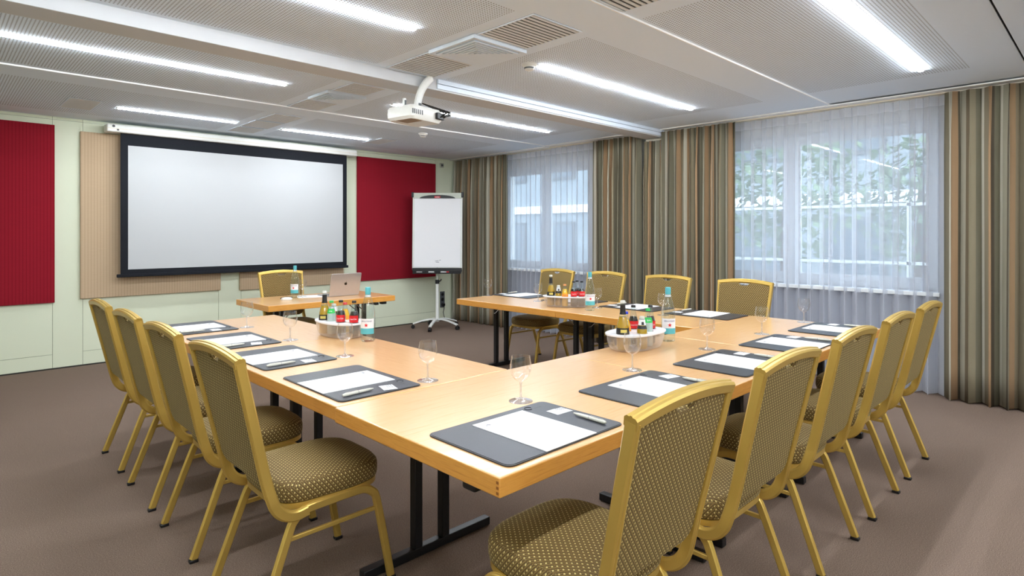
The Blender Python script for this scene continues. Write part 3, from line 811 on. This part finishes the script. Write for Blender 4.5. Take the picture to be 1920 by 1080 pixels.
for y, s_ in ((2.335, 'nearest of the four along the left arm'), (3.03, 'second from the near end along the left arm'), (3.70, 'third from the near end along the left arm'), (4.385, 'farthest of the four along the left arm')):
    spots.append(((1.092, y), -PI/2, s_, 'gold banquet chairs along the left arm'))
for x, s_ in ((1.42, 'closest to the camera in the near row'), (2.13, 'second from the camera along the near row'), (2.855, 'middle one of the five along the near row'), (3.57, 'second from the right end of the near row'), (4.27, 'at the right end of the near row')):
    spots.append(((x, 1.14), 0, s_, 'gold banquet chairs along the near row'))
for y, s_ in ((4.56, 'far end of the window arm, before the far sheer'), (3.87, 'behind the water bottle of the window arm'), (3.12, 'before the middle curtains on the window arm'), (2.35, 'near end of the window arm, against the large sheer')):
    spots.append(((4.86, y), PI/2, s_, 'gold banquet chairs on the window side'))
spots.append(((2.80, 6.20), PI, 'behind the presenter table under the screen', 'chair of the presenter'))
for i, ((x, y), rz, s_, g) in enumerate(spots):
    lab = 'gold banquet chair with dotted fabric, '+s_
    if i == 0: proto.location = (x, y, 0); proto.rotation_euler = (0,0,rz); proto['label'] = lab; proto['group'] = g
    else: dup(proto, (x, y, 0), rz, lab, g)

# ------------------------------------------------------------------ place settings
ZT = 0.74
def make_pad():
    t = thing('desk_pad', '', 'desk pad')
    MB().prism(rrect(-0.287, 0.287, -0.20, 0.20, 0.028), 0.0006, 0.0045).build('pad_rim', M['stitch'], t, bevel=0.001)
    MB().prism(rrect(-0.281, 0.281, -0.194, 0.194, 0.025), 0.0045, 0.0056).build('pad_surface', M['leather'], t)
    mk = MB()
    mk.sweep([(0.165+0.016*math.cos(a), 0.160+0.016*math.sin(a), 0.0058) for a in [math.radians(k*24) for k in range(13)]], [(0.0015,0),(0,0.0004),(-0.0015,0),(0,-0.0004)], side=(0,0,1))
    mk.build('embossed_mark', M['stitch'], t)
    text_mesh('embossed_lettering', 'Hotel', 0.016, M['stitch'], t, lambda x, y, h: (0.205+x, 0.148+y, 0.0058))
    return t
def make_paper():
    t = thing('writing_paper', '', 'paper')
    MB().box(-0.125, 0.125, -0.177, 0.177, 0.0, 0.0022).build('sheets', M['paper'], t)
    mk = MB(); mk.sweep([(-0.088+0.008*math.cos(a), 0.132+0.008*math.sin(a), 0.0024) for a in [math.radians(-60+k*24) for k in range(13)]], [(0.0012,0),(0,0.0002),(-0.0012,0),(0,-0.0002)], side=(0,0,1))
    mk.build('printed_mark', M['ink'], t)
    text_mesh('printed_lettering', 'Hotel', 0.011, M['ink'], t, lambda x, y, h: (-0.062+x, 0.127+y, 0.0024))
    return t
def make_pen():
    t = thing('ballpoint_pen', '', 'pen')
    MB().lathe([(0.0001,-0.078),(0.0022,-0.077),(0.0055,-0.058),(0.0068,-0.02),(0.007,0.0)], 12).build('barrel', M['silver_pen'], t, loc=(0,0,0.0075)).rotation_euler = (PI/2, 0, 0)
    MB().lathe([(0.0072,0.0),(0.0074,0.01),(0.0072,0.06),(0.005,0.074),(0.0001,0.076)], 12).build('upper_barrel', M['silver_pen'], t, loc=(0,0,0.0075)).rotation_euler = (PI/2, 0, 0)
    MB().box(-0.0022, 0.0022, -0.062, -0.005, 0.0150, 0.0165).build('clip', M['aluminium'], t, bevel=0.0005)
    MB().lathe([(0.0075,-0.002),(0.0076,0.002)], 12).build('ring', M['aluminium'], t, loc=(0,0,0.0075)).rotation_euler = (PI/2, 0, 0)
    return t
def make_card():
    t = thing('mint_sachet', '', 'sachet')
    mb = MB(); n = 6; vs = []; fs = []
    for i in range(n+1):
        for j in range(n+1):
            u, v = i/n-0.5, j/n-0.5
            puff = 0.006*max(0, 1-(2.1*abs(u))**2)*max(0, 1-(2.1*abs(v))**2)
            vs.append((u*0.082, v*0.062, 0.0012+puff))
    for i in range(n):
        for j in range(n): a = i*(n+1)+j; fs.append((a, a+n+1, a+n+2, a+1))
    mb.add(vs, fs, True)
    o = mb.build('wrapper', M['label_white'], t, recalc=False); m = o.modifiers.new('s', 'SOLIDIFY'); m.thickness = 0.001
    ln = MB()
    for k, (a, b) in enumerate(((-0.012, 0.03), (-0.018, 0.024), (-0.008, 0.028))): ln.box(a, b, 0.012-0.010*k, 0.0135-0.010*k, 0.0074, 0.0080)
    ln.build('printed_lines', M['ink'], t)
    return t
def make_glass():
    t = thing('wine_glass', '', 'glass')
    MB().lathe([(0.0382,0.182),(0.0412,0.165),(0.0440,0.145),(0.0438,0.128),(0.0385,0.108),(0.029,0.093),(0.017,0.084),(0.0075,0.078)], 32).build('bowl', M['glass'], t)
    MB().lathe([(0.0388,0.1815),(0.0386,0.1832),(0.0377,0.1832),(0.0376,0.1815)], 32).build('rim', M['bottle_glass'], t)
    MB().lathe([(0.0075,0.078),(0.0048,0.070),(0.0042,0.045),(0.0045,0.022),(0.0075,0.012)], 16).build('stem', M['glass_foot'], t)
    MB().lathe([(0.0075,0.012),(0.018,0.0065),(0.034,0.0036),(0.0485,0.0022),(0.049,0.001),(0.040,0.0003),(0.001,0.0003),(0.001,0.0125),(0.0075,0.012)], 32).build('foot', M['glass_foot'], t)
    return t
pad0, paper0, pen0, card0, glass0 = make_pad(), make_paper(), make_pen(), make_card(), make_glass()
first = {}
def put(o, x, y, z, rz, lab, group):
    if o.name not in first:
        first[o.name] = 1; o.location = (x, y, z); o.rotation_euler = (0,0,rz); o['label'] = lab; o['group'] = group; return o
    return dup(o, (x, y, z), rz, lab, group)
sets = []
names_b = ['in front of the chair closest to the camera', 'second from the near corner along the near row', 'middle of the five along the near row', 'fourth along the near row', 'right end of the near row by the sheer']
for x, nm in zip((1.487, 2.275, 3.04, 3.80, 4.565), names_b): sets.append((x, 1.44, 0, nm, 0.255))
names_l = ['nearest of the left arm', 'second of the left arm', 'third of the left arm', 'farthest of the left arm']
for y, nm in zip((2.478, 3.245, 3.945, 4.67), names_l): sets.append((1.385, y, -PI/2, nm, 0.255))
names_w = ['far end of the window arm', 'second on the window arm, behind the drinks tub', 'third on the window arm, before the middle curtains', 'near end of the window arm']
for y, nm in zip((4.62, 3.87, 3.13, 2.445), names_w): sets.append((4.66, y, PI/2, nm, 0.27))
for i, (x, y, rz, nm, gy) in enumerate(sets):
    jr = random.Random(i+50)
    r = rz+math.radians(jr.uniform(-0.6, 0.6))
    def loc(lx, ly): return (x+lx*math.cos(rz)-ly*math.sin(rz), y+lx*math.sin(rz)+ly*math.cos(rz))
    put(pad0, x, y, ZT, r, 'black desk pad, '+nm, 'desk pads on the tables')
    px, py = loc(0.004, -0.020); put(paper0, px, py, ZT+0.0057, r, 'white writing paper, '+nm, 'writing paper on the desk pads')
    px, py = loc(0.226, -0.090); put(pen0, px, py, ZT+0.0057, r+math.radians(jr.uniform(-5, 5)), 'white ballpoint pen, '+nm, 'pens on the desk pads')
    px, py = loc(0.228, 0.056); put(card0, px, py, ZT+0.0057, r+math.radians(jr.uniform(-18, 6)), 'small white sachet, '+nm, 'sachets on the desk pads')
    px, py = loc(0.232, gy+0.012)
    put(glass0, px, py, ZT, 0, 'empty wine glass, '+nm, 'wine glasses at the places')

# ------------------------------------------------------------------ bottles
def onround(r, z0, ang, lean=0.0):
    return lambda x, y, h: ((r+0.0006)*math.cos(ang+x/r), (r+0.0006)*math.sin(ang+x/r), z0+y)
CAM = math.atan2(-1, -1)   # labels are turned roughly towards the near left of the room, where the places face
def patch(r0, r1, z0, z1, a0, a1, n=14):
    mb = MB(); vs = []; fs = []
    for i in range(n+1):
        a = a0+(a1-a0)*i/n
        for r, z in ((r0, z0), (r1, z1)): vs.append((r*math.cos(a), r*math.sin(a), z))
    for i in range(n): fs.append((2*i, 2*i+2, 2*i+3, 2*i+1))
    mb.add(vs, fs, True); return mb
def make_water():
    t = thing('water_bottle', '', 'bottle')
    P = [(0.040,0.002),(0.0445,0.008),(0.0445,0.155),(0.0435,0.185),(0.037,0.220),(0.027,0.258),(0.0185,0.292),(0.0155,0.310),(0.0150,0.326)]
    g = MB().lathe(P, 32); g.disc(0.040, 0.002, 32); g.build('glass_body', M['bottle_glass'], t)
    MB().lathe([(0.0162,0.296),(0.0172,0.300),(0.0172,0.334),(0.0160,0.341),(0.001,0.342)], 20).build('cap', M['teal'], t)
    MB().lathe([(0.0165,0.294),(0.0185,0.282)], 20).build('neck_foil', M['label_white'], t)
    a0, a1 = CAM-1.15, CAM+1.15
    lb = patch(0.0452, 0.0452, 0.052, 0.148, a0, a1).build('label', M['label_white'], t)
    patch(0.0455, 0.0455, 0.052, 0.088, a0, a1).build('label_band', M['teal'], lb)
    text_mesh('label_lettering', 'GEROLSTEINER', 0.0125, M['label_blue'], lb, onround(0.0456, 0.132, CAM), xs=0.85)
    star = MB(); pts = []
    for k in range(10):
        a = PI/2+k*PI/5; r = 0.013 if k % 2 == 0 else 0.006; pts.append((r*math.cos(a), r*math.sin(a)))
    f = onround(0.0456, 0.108, CAM); star.add([f(x, y, 0) for x, y in pts], [tuple(range(10))]); star.build('label_star', M['label_red'], lb)
    return t
def soft(kind):
    spec = {  # height, body r, fill level, drink, cap, label material, label z
        'cola': (0.235, 0.031, 0.165, 'cola', 'black_cap', 'label_red', (0.095, 0.140)),
        'orange': (0.205, 0.030, 0.160, 'orange', 'orange_cap', 'label_orange', (0.085, 0.118)),
        'lemon': (0.225, 0.031, 0.060, 'pale', 'green_cap', 'label_green', (0.142, 0.172)),
    }[kind]
    Hh, R_, fl, dr, cap, lbm, lz = spec
    t = thing({'cola': 'cola_bottle', 'orange': 'orange_soda_bottle', 'lemon': 'lemonade_bottle'}[kind], '', 'bottle')
    P = [(R_*0.88,0.001),(R_,0.008),(R_,0.05),(R_*0.90,0.085),(R_*0.97,0.115),(R_*0.93,0.14),(R_*0.66,0.17),(R_*0.43,Hh-0.03),(R_*0.42,Hh-0.012)]
    if kind == 'orange': P = [(R_*0.9,0.001),(R_,0.01),(R_,0.10),(R_*0.92,0.13),(R_*0.62,0.158),(R_*0.45,Hh-0.03),(R_*0.44,Hh-0.012)]
    def rat(z):
        for (r0, z0), (r1, z1) in zip(P, P[1:]):
            if z0 <= z <= z1: return r0+(r1-r0)*(z-z0)/(z1-z0)
        return P[-1][0]
    g = MB().lathe(P, 24); g.disc(R_*0.88, 0.001, 24); g.build('glass_body', M['bottle_glass'], t)
    top = fl if kind != 'lemon' else 0.168
    zz = [0.003]+[z for _, z in P if 0.003 < z < top]+[top]
    d = MB().lathe([(0.0001, 0.003)]+[(rat(z)-0.0016, z) for z in zz]+[(0.0001, top)], 24)
    d.build('drink', M[dr] if kind != 'lemon' else M['pale'], t)
    MB().lathe([(0.0001,Hh),(0.0125,Hh),(0.0140,Hh-0.004),(0.0145,Hh-0.014),(0.0135,Hh-0.014)], 18).build('cap', M[cap], t)
    a0, a1 = CAM-1.25, CAM+1.25
    zs = [lz[0]+(lz[1]-lz[0])*k/4 for k in range(5)]
    lb = MB(); n = 16; vs = []; fs = []
    for z in zs:
        for i in range(n+1):
            a = a0+(a1-a0)*i/n; r = rat(z)+0.0007; vs.append((r*math.cos(a), r*math.sin(a), z))
    for j in range(4):
        for i in range(n): b = j*(n+1)+i; fs.append((b, b+1, b+n+2, b+n+1))
    lb.add(vs, fs, True); lb = lb.build('label', M[lbm], t)
    word = {'cola': 'Coca-Cola', 'orange': 'Fanta', 'lemon': 'Sprite'}[kind]
    zc = (lz[0]+lz[1])/2
    text_mesh('label_lettering', word, 0.014, M['label_white'] if kind != 'orange' else M['label_blue'], lb,
              lambda x, y, h: ((rat(zc+y)+0.0014)*math.cos(CAM+x/R_), (rat(zc+y)+0.0014)*math.sin(CAM+x/R_), zc+y), xs=0.8)
    return t
def amber(big):
    Hh = 0.285 if big else 0.190; R_ = 0.037 if big else 0.032
    t = thing('apple_spritzer_bottle' if big else 'juice_bottle', '', 'bottle')
    if big: P = [(R_*0.9,0.001),(R_,0.01),(R_,0.10),(R_*0.95,0.135),(R_*0.72,0.175),(R_*0.42,0.215),(R_*0.36,Hh-0.012)]
    else: P = [(R_*0.9,0.001),(R_,0.01),(R_,0.085),(R_*0.92,0.115),(R_*0.62,0.145),(R_*0.50,Hh-0.012)]
    def rat(z):
        for (r0, z0), (r1, z1) in zip(P, P[1:]):
            if z0 <= z <= z1: return r0+(r1-r0)*(z-z0)/(z1-z0)
        return P[-1][0]
    g = MB().lathe(P, 24); g.disc(R_*0.9, 0.001, 24); g.build('glass_body', M['bottle_glass'], t)
    top = 0.19 if big else 0.14
    zz = [0.003]+[z for _, z in P if 0.003 < z < top]+[top]
    MB().lathe([(0.0001, 0.003)]+[(rat(z)-0.0016, z) for z in zz]+[(0.0001, top)], 24).build('drink', M['amber'], t)
    MB().lathe([(0.0001,Hh),(0.0130,Hh),(0.0150,Hh-0.004),(0.0155,Hh-0.015),(0.0145,Hh-0.015)], 18).build('cap', M['pale_cap'] if big else M['pale_cap'], t)
    def band(name, z0, z1, mat, par):
        return MB().lathe([(rat(z)+0.0008, z) for z in [z0+(z1-z0)*k/4 for k in range(5)]], 24).build(name, mat, par)
    if big:
        band('neck_label', 0.205, 0.258, M['label_black'], t)
        lb = band('label', 0.092, 0.128, M['label_black'], t)
        patch(R_+0.0016, R_+0.0012, 0.102, 0.120, CAM-0.5, CAM+0.5, 8).build('label_plate', M['label_gold'], lb)
    else:
        lb = band('label', 0.118, 0.136, M['label_black'], t)
        band('neck_label', 0.140, 0.172, M['label_white'], t)
        patch(R_*0.70, R_*0.52, 0.141, 0.171, CAM-0.35, CAM+0.35, 6).build('label_plate', M['label_black'], lb)
    return t
water0 = make_water(); cola0 = soft('cola'); orange0 = soft('orange'); lemon0 = soft('lemon'); amb0 = amber(True); juice0 = amber(False)
for x, y, z, nm in ((1.985, 3.33, ZT, 'on the left arm beside its drinks tub'), (3.345, 2.01, ZT, 'on the near row beside its drinks tub'), (4.18, 3.29, ZT, 'on the window arm beside its drinks tub'), (2.775, 6.12, ZT, 'on the presenter table')):
    put(water0, x, y, z, 0, 'clear water bottle with teal cap, '+nm, 'tall water bottles')
# drinks tubs
def make_tub(holes):
    t = thing('drinks_tub', '', 'tub')
    def ell(s_, z, n=40, a=0.218, b=0.128): return [(a*s_*math.copysign(abs(math.cos(2*PI*k/n))**0.85, math.cos(2*PI*k/n)), b*s_*math.copysign(abs(math.sin(2*PI*k/n))**0.85, math.sin(2*PI*k/n)), z) for k in range(n)]
    MB().rings([ell(0.80, 0.002), ell(0.86, 0.006), ell(0.93, 0.025), ell(0.985, 0.06), ell(1.0, 0.092)], cap1=False).build('basin', M['frosted'], t)
    bm = bmesh.new(); es = []
    def loop(pts):
        vs = [bm.verts.new(p) for p in pts]
        for i in range(len(vs)): es.append(bm.edges.new((vs[i], vs[(i+1) % len(vs)])))
    loop(ell(1.02, 0.096))
    for hx, hy, hr in holes: loop([(hx+hr*math.cos(2*PI*k/20), hy+hr*math.sin(2*PI*k/20), 0.096) for k in range(20)])
    bmesh.ops.triangle_fill(bm, edges=es, use_beauty=True)
    me = bpy.data.meshes.new('lid'); bm.to_mesh(me); bm.free(); me.materials.append(M['lid'])
    me.uv_layers.new(name='UVMap')
    o = bpy.data.objects.new('lid', me); C.objects.link(o); o.parent = t
    m = o.modifiers.new('s', 'SOLIDIFY'); m.thickness = 0.004; m.offset = 0
    MB().rings([ell(1.02, 0.090), ell(1.045, 0.092), ell(1.045, 0.100), ell(1.02, 0.1005), ell(1.02, 0.090)], cap0=False, cap1=False).build('lid_rim', M['lid'], t)
    return t
tubs = [
  ((3.02, 2.03), 0.0, 'drinks tub with white lid full of small bottles, on the near row', 'near row tub',
   [(amb0,2.885,2.03,'tall amber bottle with black neck label, front left in the tub of the near row'),(juice0,2.985,1.965,'small juice bottle with black and white neck, front of the tub of the near row'),(orange0,2.995,2.085,'orange drink bottle with blue cap, back of the tub of the near row'),(cola0,3.092,2.098,'cola bottle behind the lemonade in the tub of the near row'),(lemon0,3.085,1.990,'green topped lemonade bottle at the front of the tub of the near row'),(cola0,3.175,2.030,'cola bottle at the right end of the tub of the near row')]),
  ((1.975, 3.66), PI/2, 'drinks tub with white lid full of small bottles, on the left arm', 'left arm tub',
   [(amb0,1.915,3.785,'tall amber bottle at the far end of the tub on the left arm'),(lemon0,1.930,3.705,'green lemonade bottle in the tub on the left arm'),(juice0,2.000,3.800,'small juice bottle behind the lemonade in the tub on the left arm'),(cola0,1.945,3.600,'cola bottle left of centre in the tub on the left arm'),(orange0,2.030,3.700,'orange drink bottle at the back of the tub on the left arm'),(cola0,1.990,3.510,'cola bottle nearest the camera in the tub on the left arm')]),
  ((4.27, 3.63), PI/2+math.radians(32), 'drinks tub with white lid full of small bottles, on the window arm', 'window arm tub',
   [(amb0,4.190,3.760,'tall amber bottle at the left end of the tub on the window arm'),(juice0,4.215,3.690,'small juice bottle beside the amber one in the tub on the window arm'),(orange0,4.215,3.610,'orange drink bottle in the tub on the window arm'),(cola0,4.265,3.545,'cola bottle left one of three in the tub on the window arm'),(cola0,4.355,3.580,'cola bottle at the back right of the tub on the window arm'),(cola0,4.325,3.500,'cola bottle at the front right of the tub on the window arm')]),
]
firstcap = {}
for (cx, cy), rz, lab, g, bs in tubs:
    holes = []
    for o, bx, by, l in bs:
        dx, dy = bx-cx, by-cy
        lx = dx*math.cos(-rz)-dy*math.sin(-rz); ly = dx*math.sin(-rz)+dy*math.cos(-rz)
        hr = 0.0395 if o is amb0 else 0.0345
        holes.append([lx, ly, hr])
    # keep holes inside the lid and apart
    for _ in range(60):
        for i in range(len(holes)):
            for j in range(i):
                a, b = holes[i], holes[j]; d = math.hypot(a[0]-b[0], a[1]-b[1]); need = a[2]+b[2]+0.003
                if d < need:
                    k = (need-d)/2/max(d, 1e-5); ux, uy = (a[0]-b[0])*k, (a[1]-b[1])*k
                    a[0] += ux; a[1] += uy; b[0] -= ux; b[1] -= uy
            a = holes[i]; e = math.hypot(a[0]/(0.205-a[2]), a[1]/(0.118-a[2]))
            if e > 1: a[0] /= e; a[1] /= e
    t = make_tub(holes); t.location = (cx, cy, ZT); t.rotation_euler = (0,0,rz); tag(t, lab, 'tub', 'drinks tubs on the tables')
    for (o, bx, by, l), (lx, ly, hr) in zip(bs, holes):
        wx, wy = cx+lx*math.cos(rz)-ly*math.sin(rz), cy+lx*math.sin(rz)+ly*math.cos(rz)
        c = put(o, wx, wy, ZT+0.007, 0, l, 'small bottles in the '+g)
        if 'orange drink' in l:
            for k in kids(c):
                if k.name.startswith('cap'):
                    k.data = k.data.copy(); k.data.materials[0] = M['blue_cap'] if 'blue cap' in l else M['red_cap'] if 'left arm' in l else M['orange_cap']

# ------------------------------------------------------------------ presenter table
lt = thing('laptop', 'open silver laptop with a dark fruit emblem on its lid, on the presenter table', 'laptop', (3.25, 5.94, ZT), math.radians(3))
MB().prism(rrect(-0.185, 0.185, 0.0, 0.25, 0.012), 0.002, 0.014).build('base', M['aluminium'], lt, bevel=0.003)
kb = MB().box(-0.15, 0.15, 0.04, 0.14, 0.0142, 0.0155).build('keyboard', M['black_plastic'], lt)
MB().box(-0.06, 0.06, 0.16, 0.235, 0.0142, 0.0147).build('trackpad', M['beige_metal'], lt)
ang = math.radians(12)     # lid leans towards the room
def lidT(x, y, z): return (x, -y*math.sin(ang)-z*math.cos(ang)+0.004, 0.014+y*math.cos(ang)-z*math.sin(ang))
ld = MB().prism(rrect(-0.185, 0.185, 0.0, 0.24, 0.012), 0.0, 0.006, lidT).build('lid', M['aluminium'], lt, bevel=0.002)
MB().prism(rrect(-0.177, 0.177, 0.01, 0.232, 0.006), -0.0012, -0.0002, lidT).build('display', M['phone'], lt)
ap = []
for k in range(40):
    a = 2*PI*k/40; r = 0.0165*(1+0.06*math.cos(2*a)-0.10*math.exp(-((a-PI/2)/0.35)**2)-0.07*math.exp(-((a-3*PI/2)/0.25)**2))
    x, y = r*math.cos(a), r*1.02*math.sin(a)
    # bite on the right as seen from the back
    bx, by, br = 0.020, 0.003, 0.0075
    d = math.hypot(x-bx, y-by)
    if d < br: x, y = bx-(bx-x)/d*br if d > 1e-6 else x, by+(y-by)/d*br; x = bx-math.sqrt(max(0, br*br-(y-by)**2))
    ap.append((x, y))
leaf = [(0.0005,0.0185),(0.003,0.0195),(0.0065,0.023),(0.0075,0.0275),(0.004,0.0265),(0.001,0.0225)]
MB().prism([(x, y+0.125) for x, y in ap], 0.0062, 0.0068, lidT).prism([(x, y+0.125) for x, y in leaf], 0.0062, 0.0068, lidT).build('lid_emblem', M['phone'], lt)
o = MB().rings([[(x*s_, y*s_, z) for x, y in rrect(-0.03, 0.03, -0.055, 0.055, 0.025, 6)] for s_, z in ((0.92, 0.001), (1.0, 0.008), (0.97, 0.018), (0.80, 0.026), (0.4, 0.030))]).build('computer_mouse', M['white_plastic'], loc=(2.62, 5.97, ZT)); o.rotation_euler = (0,0,math.radians(60)); tag(o, 'white computer mouse on the left of the presenter table', 'mouse')
ph = thing('mobile_phone', 'black phone lying between mouse and water bottle on the presenter table', 'phone', (2.70, 6.16, ZT), math.radians(-50))
MB().prism(rrect(-0.036, 0.036, -0.075, 0.075, 0.01), 0.0005, 0.008).build('phone_body', M['black_plastic'], ph, bevel=0.002)
MB().prism(rrect(-0.033, 0.033, -0.071, 0.071, 0.008), 0.0082, 0.0086).build('phone_screen', M['phone'], ph)
put(glass0, 2.885, 6.18, ZT, 0, 'empty stemmed wine glass behind the water bottle on the presenter table', 'wine glasses at the places')
put(pad0, 3.02, 6.20, ZT, math.radians(181), 'black leather desk pad on the presenter table', 'desk pads on the tables') if False else None
p1 = dup(paper0, (3.00, 6.12, ZT+0.0005), math.radians(68), 'white writing paper left of the laptop on the presenter table', 'loose papers on the presenter table')

# ------------------------------------------------------------------ flip chart
fc = thing('flip_chart', 'white flip chart on a wheeled five-star stand beside the far curtain', 'flip chart', (5.47, 7.20, 0), -math.radians(44.4))
for k in range(5):
    a = math.radians(-100+72*k); ca, sa = math.cos(a), math.sin(a); R_ = 0.36
    pts = [(0.02*ca, 0.02*sa, 0.125), (0.10*ca, 0.10*sa, 0.135), (0.22*ca, 0.22*sa, 0.115), (R_*ca, R_*sa, 0.072)]
    lg = MB().sweep(smoothpath(pts, 4), [(0.020,0.012),(-0.020,0.012),(-0.024,-0.008),(0.024,-0.008)], side=(-sa, ca, 0)).build('leg', M['white_metal'], fc, bevel=0.004)
    cs_ = MB(); 
    for off in (-0.014, 0.014):
        cs_.sweep([(R_*ca-sa*(off-0.008), R_*sa+ca*(off-0.008), 0.03), (R_*ca-sa*(off+0.008), R_*sa+ca*(off+0.008), 0.03)], [(0.028*math.cos(2*PI*j/16), 0.028*math.sin(2*PI*j/16)) for j in range(16)])
    cs_.box(R_*ca-0.008, R_*ca+0.008, R_*sa-0.008, R_*sa+0.008, 0.03, 0.07)
    cs_.build('caster', M['black_plastic'], lg)
MB().lathe([(0.030,0.10),(0.034,0.12),(0.026,0.16),(0.024,0.70)], 20).build('pole', M['white_metal'], fc)
cl = MB().lathe([(0.024,0.665),(0.031,0.67),(0.031,0.725),(0.018,0.73)], 20).build('collar', M['black_plastic'], fc)
MB().tube([(0.02,0,0.70),(0.055,-0.01,0.715),(0.06,-0.01,0.74)], 0.009, 8).build('clamp_knob', M['black_plastic'], cl)
MB().lathe([(0.017,0.72),(0.017,0.95)], 16).build('upper_pole', M['beige_metal'], fc)
tl = math.radians(3)
def bT(x, z, d): return (x, -d*math.cos(tl)+(z-0.85)*math.sin(tl), z+d*0.0)
def bbox(x0, x1, z0, z1, d0, d1):
    return MB().prism([(x0, z0), (x1, z0), (x1, z1), (x0, z1)], d0, d1, lambda x, z, d: bT(x, z, d))
bbox(-0.375, 0.375, 0.88, 2.03, 0.0, 0.018).build('board', M['white_metal'], fc, bevel=0.003)
bbox(-0.345, 0.345, 0.915, 1.958, 0.020, 0.026).build('paper_pad', M['paper'], fc)
hb = bbox(-0.365, 0.365, 1.952, 2.035, 0.018, 0.030).build('clamp_rail', M['beige_metal'], fc, bevel=0.003)
out = [(-0.27, 1.951)]+[(0.27*math.cos(math.radians(180-k*15)), 1.951+0.052*math.sin(math.radians(k*15))) for k in range(1, 12)]+[(0.27, 1.951)]
MB().prism(out, 0.031, 0.040, lambda x, z, d: bT(x, z, d)).build('clamp_handle', M['black_plastic'], hb, bevel=0.002)
bg = bbox(-0.045, 0.045, 1.955, 1.985, 0.040, 0.043).build('badge', M['red_plastic'], hb)
text_mesh('badge_lettering', 'nobo', 0.030, M['label_white'], hb, lambda x, y, h: bT(x, 1.971+y, 0.0436))
for s_ in (-1, 1):
    bbox(s_*0.375-0.018, s_*0.375+0.018, 1.965, 2.045, 0.0, 0.034).build('corner_cap', M['black_plastic'], fc, bevel=0.006)
bbox(-0.372, 0.372, 0.85, 0.905, 0.0, 0.03).build('lower_rail', M['black_plastic'], fc, bevel=0.004)
MB().box(-0.36, 0.36, -0.075, -0.03, 0.822, 0.832).box(-0.36, 0.36, -0.079, -0.075, 0.822, 0.842).box(-0.36, 0.36, -0.03, -0.005, 0.822, 0.86).build('pen_tray', M['black_plastic'], fc)
mk = MB()
for k, (a, b) in enumerate(((-0.03, 0.02), (0.03, 0.055))): mk.prism([(a, 1.006+0.008*k), (b, 1.010+0.012*k), (b, 1.016+0.012*k), (a, 1.011+0.008*k)], 0.0262, 0.0266, lambda x, z, d: bT(x, z, d))
mk.prism([(-0.02, 0.990), (0.03, 0.990), (0.03, 0.996), (-0.02, 0.996)], 0.0262, 0.0266, lambda x, z, d: bT(x, z, d)).build('pad_mark', M['ink'], fc)
for a, mat, lab in ((-0.24, 'aluminium', 'grey marker at the left of the flip chart tray'), (-0.06, 'white_plastic', 'white marker in the middle of the flip chart tray'), (0.12, 'white_plastic', 'white marker with red cap in the flip chart tray')):
    base = Vector((a, -0.053, 0.8445)); R3 = Matrix.Rotation(fc.rotation_euler.z, 3, 'Z')
    p = R3 @ base + Vector((5.47, 7.20, 0))
    t = thing('board_marker', lab, 'marker', tuple(p), fc.rotation_euler.z, 'markers in the flip chart tray')
    MB().lathe([(0.0001,-0.065),(0.010,-0.064),(0.010,0.025)], 12).build('marker_body', M[mat], t).rotation_euler = (0, PI/2, 0)
    MB().lathe([(0.0108,0.022),(0.0108,0.060),(0.0001,0.064)], 12).build('marker_cap', M['red_plastic'] if 'red cap' in lab else M['black_plastic'], t).rotation_euler = (0, PI/2, 0)

# ------------------------------------------------------------------ light from outside, camera, view
w = bpy.data.worlds.new('World'); bpy.context.scene.world = w; w.use_nodes = True
nt = w.node_tree; nt.nodes.clear()
bg = nt.nodes.new('ShaderNodeBackground'); bg.inputs[0].default_value = (0.80, 0.89, 1.0, 1); bg.inputs[1].default_value = 4.6
ou = nt.nodes.new('ShaderNodeOutputWorld'); nt.links.new(bg.outputs[0], ou.inputs[0])

cd_ = bpy.data.cameras.new('camera'); cam = bpy.data.objects.new('camera', cd_); C.objects.link(cam)
cd_.sensor_width = 36; cd_.lens = 20.995; cd_.shift_y = -102/1920; cd_.clip_start = 0.05
cam.location = (0, 0, 1.42); cam.rotation_euler = (PI/2, 0, -math.radians(44.36))
sc = bpy.context.scene; sc.camera = cam
sc.view_settings.view_transform = 'Standard'; sc.view_settings.look = 'None'; sc.view_settings.gamma = 1; sc.view_settings.use_curve_mapping = False
sc.view_settings.exposure = 0.54
